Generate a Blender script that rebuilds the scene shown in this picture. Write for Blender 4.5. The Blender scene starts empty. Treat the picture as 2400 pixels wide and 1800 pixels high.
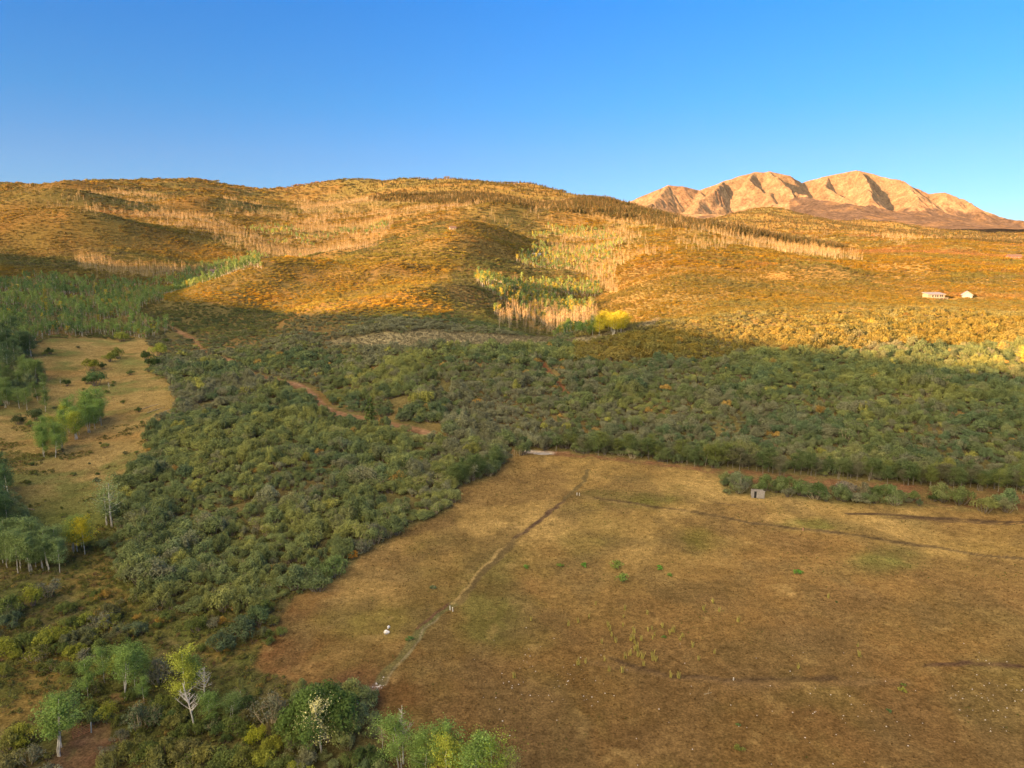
import bpy, math, random
import numpy as np
from mathutils import Vector, Matrix
R = math.radians
rng = np.random.default_rng(7)
random.seed(7)
sc = bpy.context.scene
COL = sc.collection

# ------------------------------------------------------------------ camera, sky, sun, exposure
PITCH = R(10.0); F = 1652.0; CAMZ = 60.0
cp, sp = math.cos(PITCH), math.sin(PITCH)
cam_d = bpy.data.cameras.new('camera'); cam = bpy.data.objects.new('camera', cam_d)
COL.objects.link(cam); sc.camera = cam
cam_d.sensor_width = 36; cam_d.lens = 36*F/2400; cam_d.clip_start = 1; cam_d.clip_end = 60000
cam.location = (0, 0, CAMZ); cam.rotation_euler = (math.pi/2-PITCH, 0, 0)

SUN_AZ = R(130)      # angle to the left of the view direction (+Y)
SUN_EL = R(9.5)
to_sun = Vector((-math.sin(SUN_AZ)*math.cos(SUN_EL), math.cos(SUN_AZ)*math.cos(SUN_EL), math.sin(SUN_EL)))
sl = bpy.data.lights.new('sun', 'SUN'); sun = bpy.data.objects.new('sun', sl); COL.objects.link(sun)
sl.energy = 5.0; sl.angle = R(0.55); sl.color = (1.0, 0.53, 0.23)
sun.rotation_euler = (-to_sun).to_track_quat('-Z', 'Y').to_euler()

w = bpy.data.worlds.new('World'); sc.world = w; w.use_nodes = True
nt = w.node_tree; nt.nodes.clear()
def WN(t): return nt.nodes.new(t)
sky = WN('ShaderNodeTexSky'); sky.sky_type = 'NISHITA'; sky.sun_disc = False
sky.sun_elevation = SUN_EL; sky.sun_rotation = -SUN_AZ % (2*math.pi)
sky.altitude = 2300; sky.air_density = 1.0; sky.dust_density = 0.5; sky.ozone_density = 1.6
tint = WN('ShaderNodeMix'); tint.data_type = 'RGBA'; tint.blend_type = 'MULTIPLY'; tint.inputs[0].default_value = 1
nt.links.new(sky.outputs[0], tint.inputs[6])
tcs = WN('ShaderNodeTexCoord'); sx = WN('ShaderNodeSeparateXYZ'); nt.links.new(tcs.outputs['Generated'], sx.inputs[0])
cr_ = WN('ShaderNodeValToRGB'); nt.links.new(sx.outputs[2], cr_.inputs[0])
for k_, (p_, c_) in enumerate([(0.0, (.24,.30,.42)), (.13, (.185,.315,.465)), (.20, (.125,.345,.53)), (.32, (.080,.37,.66)), (.7, (.07,.38,.75))]):
    e_ = cr_.color_ramp.elements[k_] if k_ < 2 else cr_.color_ramp.elements.new(p_)
    e_.position = p_; e_.color = c_+(1,)
nt.links.new(cr_.outputs[0], tint.inputs[7])
# broad warm glow of the evening sky around the sun (behind the camera)
tc = WN('ShaderNodeTexCoord'); dot = WN('ShaderNodeVectorMath'); dot.operation = 'DOT_PRODUCT'
g = Vector((to_sun.x, to_sun.y, 0.35)).normalized(); dot.inputs[1].default_value = g
nt.links.new(tc.outputs['Generated'], dot.inputs[0])
mr = WN('ShaderNodeMapRange'); mr.interpolation_type = 'SMOOTHSTEP'
mr.inputs[1].default_value = 0.15; mr.inputs[2].default_value = 1.0
nt.links.new(dot.outputs['Value'], mr.inputs[0])
glow = WN('ShaderNodeMix'); glow.data_type = 'RGBA'; glow.blend_type = 'ADD'
glow.inputs[7].default_value = (10.0, 7.7, 3.7, 1)
nt.links.new(mr.outputs[0], glow.inputs[0]); nt.links.new(tint.outputs[2], glow.inputs[6])
bg = WN('ShaderNodeBackground'); bg.inputs[1].default_value = 0.105
nt.links.new(glow.outputs[2], bg.inputs[0])
wo = WN('ShaderNodeOutputWorld'); nt.links.new(bg.outputs[0], wo.inputs[0])
sc.view_settings.view_transform = 'Standard'; sc.view_settings.look = 'None'
sc.view_settings.exposure = 2.1; sc.view_settings.gamma = 1

# ------------------------------------------------------------------ helpers: pixels (2400x1800) <-> world
def uv_to_ae(u, v):
    x = (np.asarray(u, float)-1200)/F; y = (900-np.asarray(v, float))/F
    den = cp+y*sp
    return x/den, (-sp+y*cp)/den
def ae_to_uv(a, e):
    y = (e*cp+sp)/(cp-e*sp); x = a*(cp+y*sp)
    return 1200+F*x, 900-F*y

def vnoise(x, y, seed=0):
    xi = np.floor(x).astype(np.int64); yi = np.floor(y).astype(np.int64)
    fx = x-xi; fy = y-yi; fx = fx*fx*(3-2*fx); fy = fy*fy*(3-2*fy)
    def h(i, j):
        n = (i*374761393+j*668265263+seed*1442695041) & 0xffffffff
        n = ((n ^ (n >> 13))*1274126177) & 0xffffffff
        return ((n ^ (n >> 16)) & 0xffff)/65535.0
    return (h(xi, yi)*(1-fx)+h(xi+1, yi)*fx)*(1-fy)+(h(xi, yi+1)*(1-fx)+h(xi+1, yi+1)*fx)*fy
def fbm(x, y, octv=4, seed=0, gain=.5):
    s = 0; a = 1; t = 0
    for o in range(octv):
        s = s+a*vnoise(x*2**o+17.3*o, y*2**o-9.1*o, seed+o); t += a; a *= gain
    return s/t-0.5            # -0.5 .. 0.5

def inpoly(u, v, poly):
    u = np.asarray(u, float); v = np.asarray(v, float); ins = np.zeros(u.shape, bool)
    n = len(poly)
    for i in range(n):
        x1, y1 = poly[i]; x2, y2 = poly[(i+1) % n]
        if y1 == y2: continue
        c = ((y1 > v) != (y2 > v)) & (u < (x2-x1)*(v-y1)/(y2-y1)+x1)
        ins ^= c
    return ins

# ------------------------------------------------------------------ terrain: control columns (photo position + distance)
V = lambda v, Y: ('v', v, Y)
Z = lambda z, Y: ('z', z, Y)
cols = {
 -300: [Z(0,250),Z(6,400),Z(24,650),Z(62,950),Z(110,1500),Z(250,2500),Z(430,3600),Z(300,5000),Z(200,7500)],
 0: [V(1000,260),V(900,330),V(800,430),V(700,620),V(640,850),V(600,1050),V(540,1400),V(500,1850),V(470,2400),V(434,3400),Z(350,4200),Z(200,6000)],
 250: [V(950,300),V(850,400),V(790,500),V(720,650),V(650,930),V(600,1080),V(560,1250),V(510,1600),V(470,2200),V(445,2900),V(434,3700),Z(380,4500)],
 450: [V(950,285),V(870,370),V(800,470),V(740,560),V(683,630),Z(25,750),V(650,930),V(600,1200),V(555,1350),V(520,1700),V(480,2300),V(440,3300),V(427,3900),Z(380,4700)],
 530: [V(950,285),V(850,385),V(780,490),V(735,560),V(649,680),Z(32,800),V(640,970),V(600,1220),V(555,1400),V(520,1750),V(480,2350),V(438,3900),Z(350,4800)],
 490: [V(950,285),V(860,378),V(790,480),V(740,555),V(666,650),Z(26,770),V(649,930),V(600,1210),V(555,1380),V(520,1720),V(480,2320),V(434,3600),Z(370,4700)],
 570: [V(950,285),V(780,480),V(735,560),V(629,705),Z(38,820),Z(42,960),V(614,1130),V(555,1420),V(520,1760),V(480,2380),V(442,3900),Z(340,4800)],
 620: [V(1000,232),V(900,320),V(830,400),V(780,470),V(745,540),V(722,600),V(660,660),V(613,720),Z(50,820),Z(46,950),V(598,1250),V(560,1500),V(500,2100),V(465,3000),V(449,3900),Z(330,4800)],
 690: [V(1000,232),V(900,315),V(830,380),V(780,430),V(745,470),V(728,500),Z(20,560),V(690,640),V(650,690),V(608,750),Z(50,850),Z(50,980),V(596,1280),V(555,1550),V(500,2150),V(468,3000),V(452,3900),Z(330,4800)],
 760: [V(940,290),V(860,360),V(800,410),V(750,450),V(713,480),Z(25,540),V(692,630),V(650,715),V(612,790),Z(50,900),Z(56,1000),V(590,1300),V(550,1600),V(505,2100),V(470,2800),V(441,3800),Z(350,4600)],
 850: [V(940,285),V(860,345),V(800,395),V(750,440),V(703,495),Z(28,550),V(680,660),V(640,780),V(608,880),V(590,960),Z(66,1080),V(572,1300),V(540,1650),V(500,2150),V(470,2700),V(436,3600),Z(330,4400)],
 950: [V(1000,240),V(900,300),V(830,350),V(780,400),V(720,470),V(696,510),Z(32,560),V(660,700),V(620,850),V(575,990),V(549,1080),Z(88,1200),V(535,1450),V(505,1800),V(470,2400),V(427,3400),Z(300,4300)],
 1080: [V(1000,240),V(900,295),V(830,345),V(795,385),V(755,450),V(712,540),V(690,620),V(640,770),V(590,950),V(536,1130),Z(100,1260),V(520,1500),V(480,2000),V(440,2700),V(422,3300),Z(250,4200)],
 1170: [V(1030,228),V(920,285),V(840,340),V(795,395),V(765,450),V(725,560),V(690,660),V(640,820),V(600,980),V(556,1150),Z(88,1280),V(520,1600),V(480,2100),V(440,2700),V(424,3250),Z(250,4200)],
 1250: [V(1040,225),V(940,275),V(860,330),V(800,400),Z(9,465),V(775,520),V(740,600),V(690,720),V(640,880),V(605,1050),V(575,1250),V(540,1600),V(490,2150),V(450,2700),V(432,3200),Z(250,4200)],
 1330: [V(1050,222),V(945,272),V(860,328),V(792,410),Z(8,475),V(776,530),V(730,620),V(690,740),V(640,900),V(600,1100),V(560,1350),V(540,1600),V(490,2100),V(460,2700),V(447,3000),Z(230,4000)],
 1400: [V(1060,215),V(950,270),V(850,330),V(774,425),Z(10,490),Z(9,550),V(708,680),V(690,740),V(640,900),V(590,1150),V(540,1500),V(490,2050),V(459,2700),Z(200,3500)],
 1470: [V(1062,213),V(950,268),V(850,330),V(762,440),Z(13,500),V(715,600),V(680,680),V(630,820),V(590,1000),V(560,1200),V(525,1600),V(495,2100),V(477,2500),Z(150,3300)],
 1550: [V(1070,210),V(960,260),V(850,330),V(752,450),Z(19,520),V(690,600),V(640,730),V(604,850),V(575,1000),V(545,1300),V(518,1700),V(500,2200),Z(110,3000),Z(170,4500)],
 1750: [V(1110,195),V(980,240),V(860,310),V(780,380),V(726,445),Z(26,510),V(690,600),V(640,760),V(590,980),V(560,1250),V(537,1600),Z(105,2100),Z(130,3000),V(508,5200),V(497,6000),Z(330,7000)],
 2000: [V(1155,180),V(1000,225),V(880,290),V(800,350),V(722,445),Z(28,510),V(690,620),V(650,760),V(612,950),V(592,1200),V(579,1500),Z(80,1900),V(562,2700),V(528,5000),V(517,5600),Z(300,7000)],
 2200: [V(1170,175),V(1000,220),V(880,285),V(800,345),V(726,435),Z(27,500),V(700,620),V(660,760),V(620,980),V(592,1400),V(570,2200),V(556,4000),V(541,5600),Z(250,7000)],
 2400: [V(1190,170),V(1020,210),V(900,270),V(820,335),V(738,425),Z(26,490),V(700,620),V(660,780),V(620,1050),V(592,1600),V(573,2600),V(560,4500),V(546,5700),Z(200,7000)],
 2700: [Z(0,165),V(900,270),V(745,420),Z(25,490),V(700,620),V(620,1050),V(573,2600),V(548,5600),Z(200,7000)],
}
P = []
for u, lst in cols.items():
    for k, q, Y in lst:
        if k == 'v':
            a, e = uv_to_ae(u, q); P.append((float(a), Y, CAMZ+Y*float(e)))
        else:
            a, _ = uv_to_ae(u, 650); P.append((float(a), Y, q))
for a in np.linspace(-1.05, 1.05, 9):
    for Y in (30, 50, 80, 115, 150):
        P.append((a, Y, -1.0*(a < -.4)))
P = np.array(P)
SA = 2.2
cx = np.stack([P[:, 0]*SA, np.log(P[:, 1])], 1); cr = P[:, 2]/P[:, 1]
def kern(d2): return 0.5*d2*np.log(d2+1e-12)
n = len(P)
d2 = ((cx[:, None]-cx[None])**2).sum(-1)
A = np.zeros((n+3, n+3)); A[:n, :n] = kern(d2)+np.eye(n)*2e-4
A[:n, n] = 1; A[:n, n+1:] = cx; A[n, :n] = 1; A[n+1:, :n] = cx.T
W = np.linalg.solve(A, np.concatenate([cr, [0, 0, 0]]))

NA, NY = 760, 1000
AV = np.linspace(-1.02, 1.02, NA); LV = np.linspace(math.log(34), math.log(8200), NY)
GA, GL = np.meshgrid(AV, LV); ga = (GA*SA).ravel().astype(np.float32); gl = GL.ravel().astype(np.float32)
rr = np.zeros(ga.shape, np.float32)
for i in range(n):
    q = (ga-np.float32(cx[i, 0]))**2+(gl-np.float32(cx[i, 1]))**2
    rr += np.float32(.5*W[i])*q*np.log(q+1e-12)
rr += (W[n]+W[n+1]*ga+W[n+2]*gl).astype(np.float32)
GY = np.exp(GL); GX = GA*GY
GZ = rr.reshape(GA.shape).astype(float)*GY
far = np.clip((GY-300)/900, 0, 1)
GZ += fbm(GX/420, GY/420, 4, 3)*GY*0.020*np.clip((GY-850)/700, 0, 1)
GZ += fbm(GX/150+5, GY/150, 3, 8)*GY*0.012*np.clip((GY-700)/600, .12, 1)*far*np.clip(1.6-GY/2500, .2, 1)
GZ += fbm(GX/60, GY/60, 4, 5)*2.2*np.clip((GY-60)/150, 0, 1)
GZ += fbm(GX/11, GY/11, 3, 6)*.35
# spurs whose far side falls into shade (photo position, distance, half length, half width, height, heading)
def bump(u, v, Y, L, Wd, H, ang):
    global GZ
    a, _ = uv_to_ae(u, v); X0 = float(a)*Y; c, s = math.cos(R(ang)), math.sin(R(ang))
    dx, dy = GX-X0, GY-Y
    p = (dx*s+dy*c)/L; q = (dx*c-dy*s)/Wd
    q = np.where(q > 0, q, q*.42)
    GZ += H*np.exp(-p*p-q*q)
bump(200, 560, 1230, 120, 48, 42, 62)
bump(-60, 560, 1200, 120, 50, 42, 60)
bump(110, 500, 1750, 160, 62, 50, 52)
bump(480, 505, 2000, 140, 60, 47, 40)
bump(185, 455, 2600, 190, 80, 36, 45)
bump(350, 452, 3000, 260, 110, 30, 60)
bump(1910, 645, 760, 60, 22, 12, 62)
bump(2150, 648, 860, 40, 20, 10, 50)
bump(1615, 582, 1150, 60, 28, 11, 60)
bump(1180, 515, 1650, 120, 50, 28, 40)
bump(915, 655, 760, 55, 22, 13, 45)
bump(1060, 700, 575, 60, 22, 11, 40)
bump(1160, 700, 650, 50, 20, 10, 45)
bump(1085, 590, 965, 110, 38, 17, 35)
bump(1150, 560, 1190, 120, 42, 18, 45)
bump(800, 600, 1050, 90, 35, 14, 45)
bump(1450, 600, 1050, 90, 35, 12, 40)
bump(1330, 520, 1750, 150, 50, 22, 40)
bump(900, 490, 2300, 200, 75, 28, 40)
bump(1750, 560, 1300, 100, 36, 13, 50)
bump(2250, 590, 1400, 120, 40, 13, 50)

def gsample(G, X, Y):
    X = np.asarray(X, float); Y = np.asarray(Y, float)
    i = np.clip((X/Y-AV[0])/(AV[1]-AV[0]), 0, NA-1.001); j = np.clip((np.log(Y)-LV[0])/(LV[1]-LV[0]), 0, NY-1.001)
    i0 = i.astype(int); j0 = j.astype(int); fi = i-i0; fj = j-j0
    return (G[j0, i0]*(1-fi)+G[j0, i0+1]*fi)*(1-fj)+(G[j0+1, i0]*(1-fi)+G[j0+1, i0+1]*fi)*fj
def H(x, y): return float(gsample(GZ, x, y))
GE = (GZ-CAMZ)/GY
GEmax = np.maximum.accumulate(GE, 0)             # horizon so far: visible where GE is at it
def pix(u, v):
    """first ground point seen at a pixel of the photograph"""
    a, e = uv_to_ae(u, v); a = float(a); e = float(e)
    i = min(max(int(round((a-AV[0])/(AV[1]-AV[0]))), 0), NA-1)
    j = int(np.argmax(GE[:, i] >= e))
    if GE[j, i] < e: j = int(np.argmax(GE[:, i]))
    if j > 0:
        e0, e1 = GE[j-1, i], GE[j, i]; f = 0 if e1 == e0 else min(max((e-e0)/(e1-e0), 0), 1)
        L = LV[j-1]+(LV[1]-LV[0])*f
    else: L = LV[0]
    Y = math.exp(L); return (a*Y, Y, H(a*Y, Y))
def ypix(u, v): return pix(u, v)[1]
GU, GV = ae_to_uv(GA, GE)
VIS = (GE >= GEmax-0.0035)

# ------------------------------------------------------------------ ground zones, traced where they lie on the land
MEADOW = [(1165,1062),(1300,1062),(1500,1084),(1680,1104),(1700,1150),(1780,1166),(1880,1172),(2050,1182),(2200,1192),(2330,1202),(2420,1206),(2700,1215),(2700,2100),(1150,2100),(900,1790),(870,1680),(830,1620),(700,1600),(590,1560),(600,1500),(660,1440),(690,1400),(760,1370),(850,1310),(900,1265),(980,1225),(1050,1190),(1060,1150),(1130,1125),(1190,1090)]
VALLEY = [(60,820),(120,790),(240,795),(340,795),(380,835),(350,870),(400,900),(420,965),(380,990),(330,1070),(285,1140),(265,1250),(230,1300),(180,1240),(90,1250),(40,1200),(0,1150),(-300,1150),(-300,960),(0,960),(90,900)]
BRACK = [(-300,1500),(0,1500),(150,1520),(180,1580),(170,1640),(130,1660),(60,1700),(-300,1800)]
OPENL = [(230,1290),(270,1350),(370,1430),(560,1480),(640,1460),(600,1540),(520,1560),(420,1500),(260,1470),(180,1420),(80,1380),(150,1330)]
BARE = [(170,1700),(300,1700),(330,1800),(300,2100),(120,2100),(60,1900)]
warp = fbm(GX/9, GY/9, 3, 21)
WU = GU+warp*30*np.clip(250/GY, .1, 2); WV = GV+fbm(GX/9+40, GY/9, 3, 22)*22*np.clip(200/GY, .1, 1.5)
mM = inpoly(WU, WV, MEADOW) & (GY < 330); mV = inpoly(WU, WV, VALLEY) & (GY < 600)
mB = inpoly(WU, WV, BRACK); mO = inpoly(WU, WV, OPENL); mR = inpoly(WU, WV, BARE)

def linedist(pts):
    w3 = [pix(u, v) for u, v in pts]; D = np.full(GX.shape, 1e9); T = np.zeros(GX.shape); L = 0
    wx = GX+fbm(GX/4, GY/4, 2, 31)*1.6; wy = GY+fbm(GX/4+9, GY/4, 2, 32)*1.6
    for (x0, y0, _), (x1, y1, _) in zip(w3, w3[1:]):
        lx, ly = x1-x0, y1-y0; ll = max(lx*lx+ly*ly, 1e-6); mx = 30
        t = np.clip(((wx-x0)*lx+(wy-y0)*ly)/ll, 0, 1)
        d = np.hypot(wx-x0-t*lx, wy-y0-t*ly); k = d < D
        D[k] = d[k]; T[k] = (L+t*math.sqrt(ll))[k]; L += math.sqrt(ll)
    return D, T
GC = np.zeros(GX.shape+(3,))
def c3(*c): return np.array(c)
def mixc(m, col):
    global GC
    m = np.clip(m, 0, 1)[..., None]; GC = GC*(1-m)+np.asarray(col)*m
n1 = fbm(GX/30, GY/30, 4, 41); n2 = fbm(GX/9, GY/9, 4, 42); n3 = fbm(GX/3, GY/3, 3, 43); n4 = fbm(GX/300, GY/300, 4, 44)
# hill soil and low ground cover
GC[:] = c3(.13, .11, .045)
mixc((n1+.1)*2.2*np.clip(GY/500, 0, 1), c3(.26, .15, .055)); mixc((n2+.0)*2, c3(.09, .09, .035))
mixc(np.clip((GY-500)/600, 0, .75), c3(.155, .105, .036)); mixc(np.clip((GY-700)/600, 0, 1)*np.clip((fbm(GX/170, GY/110, 4, 131)*-2.6+.15)*1.2, 0, .7), c3(.12, .115, .04))
# meadow
wm = mM.astype(float)
def blur(m, k=2):
    for _ in range(k):
        m = (m+np.roll(m, 1, 0)+np.roll(m, -1, 0)+np.roll(m, 1, 1)+np.roll(m, -1, 1))/5
    return m
wm = blur(wm, 5)
mead = np.zeros(GX.shape+(3,)); mead[:] = c3(.37, .235, .088)
def mixm(M, m, col):
    m = np.clip(m, 0, 1)[..., None]; return M*(1-m)+np.asarray(col)*m
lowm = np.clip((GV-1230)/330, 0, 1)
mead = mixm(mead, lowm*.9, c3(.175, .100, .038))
mead = mixm(mead, np.clip((n1+.02)*2.6, 0, .6), c3(.27, .15, .06))
mead = mixm(mead, (-n1-.04)*3.6*(1-lowm*.6), c3(.50, .325, .125))
mead = mixm(mead, np.clip((fbm(GX/16, GY/16, 4, 47)-.08)*3.5, 0, .6), c3(.19, .14, .06))
mead = mixm(mead, (fbm(GX/22+3, GY/22, 4, 48)-.10)*5, c3(.19, .155, .05))
leftm = np.clip((1150-GU)/450, 0, 1)*np.clip((GV-1150)/250, 0, 1)
mead = mixm(mead, leftm*.6*np.clip(.5+n2*3, 0, 1), c3(.22, .085, .04))
for (u, v, ru, rv, k, c) in [(1500,1172,110,16,.8,(.17,.155,.045)),(1410,1160,70,12,.7,(.18,.16,.05)),(1920,1232,85,17,.75,(.18,.17,.05)),(2070,1315,95,30,.75,(.19,.175,.055)),
                          (1630,1265,55,28,.8,(.175,.145,.04)),(870,1455,130,50,.7,(.26,.20,.06)),(1000,1400,60,80,.4,(.15,.12,.045)),(1560,1420,130,35,.45,(.17,.10,.045)),(2150,1450,150,60,.6,(.17,.11,.045)),
                          (1900,1510,80,30,.5,(.16,.115,.055)),(1150,1350,70,60,.35,(.15,.115,.05)),(2330,1320,140,60,.5,(.38,.25,.085)),(1480,1230,140,40,.5,(.38,.245,.09)),(2330,1650,120,90,.4,(.19,.16,.055)),
                          (820,1640,70,60,.8,(.15,.075,.05)),(2000,1700,300,120,.3,(.17,.09,.045)),(1300,1760,260,60,.35,(.16,.085,.045))]:
    q = ((WU-u)/ru)**2+((WV-v)/rv)**2
    mead = mixm(mead, np.exp(-q*q*.8)*k*np.clip(1+n2*1.5, 0, 1.2), c3(*c))
mead = mixm(mead, np.clip((n3-.10)*2.2, 0, .4), c3(.2, .13, .05)); mead = mixm(mead, (-n3-.12)*2, c3(.44, .29, .12))
mead = mixm(mead, np.clip((fbm(GX/7, GY/11, 4, 151)-.02)*3.5, 0, .45), c3(.17, .115, .055))
mead = mixm(mead, np.clip((fbm(GX/26+9, GY/26, 4, 152)-.07)*6, 0, .55), c3(.20, .12, .055))
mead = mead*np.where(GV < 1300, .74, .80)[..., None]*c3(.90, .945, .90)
GC = GC*(1-wm[..., None])+mead*wm[..., None]
# left valley grass, bracken slope, bare soil
wv = blur(mV.astype(float), 5)
val = np.zeros(GX.shape+(3,)); val[:] = c3(.30, .215, .08)
val = mixm(val, (n1)*4, c3(.17, .15, .05)); val = mixm(val, np.clip((fbm(GX/15, GY/15, 4, 153)-.03)*6, 0, .8), c3(.15, .16, .05)); val = mixm(val, (-n1-.1)*4, c3(.33, .20, .07)); val = mixm(val, n3*2.5, c3(.2, .14, .055))
val = mixm(val, (GV-1120)/90, c3(.13, .14, .04))
GC = GC*(1-wv[..., None])+val*wv[..., None]
for m, c, cc in ((mB, (.21, .145, .045), (.13, .13, .035)), (mO, (.19, .14, .045), (.11, .12, .035)), (mR, (.16, .10, .055), (.14, .075, .04))):
    m = blur(m.astype(float), 5)[..., None]; cl = np.zeros(GX.shape+(3,)); cl[:] = c3(*c); cl = mixm(cl, (n2+.05)*3.5, c3(*cc)); GC = GC*(1-m)+cl*m
nearL = np.clip((GV-1250)/120, 0, 1)*np.clip((650-GU)/80, 0, 1)*(1-wm)
mixc(nearL*.8*np.clip(.5+n3*4, 0, 1), c3(.10, .11, .03))
# sagebrush saddle behind the oak slope
SAGE = [(760,800),(850,785),(1000,775),(1180,785),(1330,795),(1480,770),(1540,745),(1560,760),(1400,800),(1200,815),(1000,812),(850,815)]
ms = inpoly(WU, WV, SAGE) & (GY > 330) & (GY < 560); mixc(blur(ms.astype(float), 3)*.8, c3(.30, .25, .14))

# tracks and bare lines
PATHM = np.zeros(GX.shape); OPENW = np.zeros(GX.shape)
road = [(300,738),(350,752),(400,765),(455,795),(480,825),(540,845),(600,880),(650,895),(700,903),(730,925),(760,955),(800,972),(860,985),(930,1000),(990,1012),(1030,1030),(1080,1045),(1130,1052),(1180,1056),(1250,1058),(1330,1060)]
D, T = linedist(road); wd = 1.3+.7*np.sin(T/17)+1.9*np.exp(-((GU-840)/170)**2); m = np.clip((wd-D)/1.0+.5, 0, 1)*(.75+.5*n3); PATHM = np.maximum(PATHM, m*(D < wd)); mixc(m, c3(.25, .13, .075)); mixc(m*np.clip(n3*3, 0, 1), c3(.34, .22, .13)); OPENW = np.maximum(OPENW, D < wd+.8+1.6*np.exp(-((GU-840)/170)**2))
edge = [(1290,1062),(1400,1070),(1500,1082),(1600,1094),(1690,1106),(1760,1120),(1900,1135),(2050,1150),(2200,1165),(2330,1170),(2500,1180)]
D, T = linedist(edge); m = np.clip((3.2+4*(GU > 1700)-D)/2, 0, 1); mixc(m*.85*np.clip(.7+n3*3, .2, 1), c3(.15, .075, .042)); OPENW = np.maximum(OPENW, D < 2.2+5.5*(GU > 1700))
D, T = linedist([(1230,1056),(1290,1062)]); mixc(np.clip((2.0-D), 0, 1), c3(.52, .42, .33))
D, T = linedist([(1265,845),(1300,890),(1330,925)]); mixc(np.clip((1.8-D), 0, 1), c3(.16, .07, .04)); OPENW = np.maximum(OPENW, D < 1.9)
TRACKS = []
for pts, wdt, c, k in [
    ([(790,1700),(840,1650),(895,1600)], .7, (.24,.17,.125), .7),
    ([(895,1600),(925,1560),(965,1500),(1010,1455),(1060,1415)], .9, (.12,.12,.05), .8),
    ([(905,1605),(950,1535),(990,1480),(1030,1450)], .12, (.34,.27,.18), .6),
    ([(985,1470),(1050,1415)], .35, (.12,.06,.04), .9),
    ([(1060,1415),(1110,1350),(1160,1300),(1200,1270),(1240,1240)], .3, (.34,.24,.10), .8),
    ([(1075,1410),(1125,1345),(1180,1293),(1210,1260)], .7, (.11,.08,.038), .9),
    ([(1210,1260),(1230,1250),(1270,1215),(1310,1185),(1322,1170)], .6, (.09,.058,.038), 1),
    ([(1322,1170),(1335,1160),(1370,1130),(1378,1100)], .6, (.11,.085,.04), .85),
    ([(1360,1160),(1440,1178),(1600,1205),(1760,1225),(1880,1243),(2050,1265),(2200,1285),(2400,1312)], .5, (.24,.165,.07), .5),
    ([(1400,1166),(1520,1186),(1700,1213),(1880,1240),(2050,1262),(2200,1282),(2400,1309)], .75, (.085,.06,.032), .95),
    ([(1990,1204),(2100,1207),(2250,1217),(2400,1222),(2500,1226)], .85, (.075,.05,.03), 1),
    ([(2080,1212),(2250,1222),(2400,1227),(2500,1231)], .6, (.10,.065,.035), .95),
    ([(1680,1178),(1725,1184)], .5, (.12,.08,.04), .9),
    ([(1440,1545),(1500,1568),(1580,1585),(1700,1592),(1840,1590),(1960,1590)], .5, (.075,.05,.028), .9),
    ([(1380,1548),(1480,1570),(1600,1592),(1800,1604),(2000,1602),(2120,1596)], .8, (.20,.13,.065), .3),
    ([(2170,1562),(2260,1552),(2330,1554),(2420,1562)], .5, (.075,.045,.03), .95),
    ([(270,1640),(220,1740),(180,1800)], 1.4, (.24,.13,.07), .5)]:
    TRACKS.append((pts, wdt+.15)); D, T = linedist(pts); mixc(np.clip((wdt-D)/.3+.5, 0, 1)*k*np.clip(.95+n3*1.0, 0, 1), c3(*c))
MEAN_OPEN = (mM | mV | mB | mO | mR | ms)

# ------------------------------------------------------------------ materials
def newmat(name):
    m = bpy.data.materials.new(name); m.use_nodes = True; t = m.node_tree; t.nodes.clear()
    o = t.nodes.new('ShaderNodeOutputMaterial'); return m, t, o
def N(t, k, **kw):
    x = t.nodes.new(k)
    for a, b in kw.items(): setattr(x, a, b)
    return x
def mat_ground(name, attr='col', bump=.5, s1=1.2, s2=.16, bs_=2.2, bd=.35):
    m, t, o = newmat(name)
    at = N(t, 'ShaderNodeAttribute', attribute_name=attr); geo = N(t, 'ShaderNodeNewGeometry')
    cur = at.outputs['Color']
    for sc_, lo, hi in ((s1*2.6, .52, 1.48), (s1*.7, .66, 1.34), (s2, .82, 1.18), (.02, .88, 1.12)):
        no = N(t, 'ShaderNodeTexNoise'); no.inputs['Scale'].default_value = sc_; no.inputs['Detail'].default_value = 5
        no.inputs['Roughness'].default_value = .65
        t.links.new(geo.outputs['Position'], no.inputs['Vector'])
        mp = N(t, 'ShaderNodeMapRange'); mp.inputs[1].default_value = .3; mp.inputs[2].default_value = .7
        mp.inputs[3].default_value = lo; mp.inputs[4].default_value = hi
        t.links.new(no.outputs[0], mp.inputs[0])
        mx = N(t, 'ShaderNodeVectorMath', operation='SCALE'); t.links.new(cur, mx.inputs[0]); t.links.new(mp.outputs[0], mx.inputs[3]); cur = mx.outputs[0]
    bs = N(t, 'ShaderNodeBsdfDiffuse'); bs.inputs[1].default_value = 1
    t.links.new(cur, bs.inputs[0])
    nb = N(t, 'ShaderNodeTexNoise'); nb.inputs['Scale'].default_value = bs_; nb.inputs['Detail'].default_value = 6; t.links.new(geo.outputs['Position'], nb.inputs['Vector'])
    bp = N(t, 'ShaderNodeBump'); bp.inputs['Strength'].default_value = bump; bp.inputs['Distance'].default_value = bd
    t.links.new(nb.outputs[0], bp.inputs['Height']); t.links.new(bp.outputs[0], bs.inputs['Normal'])
    t.links.new(bs.outputs[0], o.inputs[0]); return m
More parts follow.
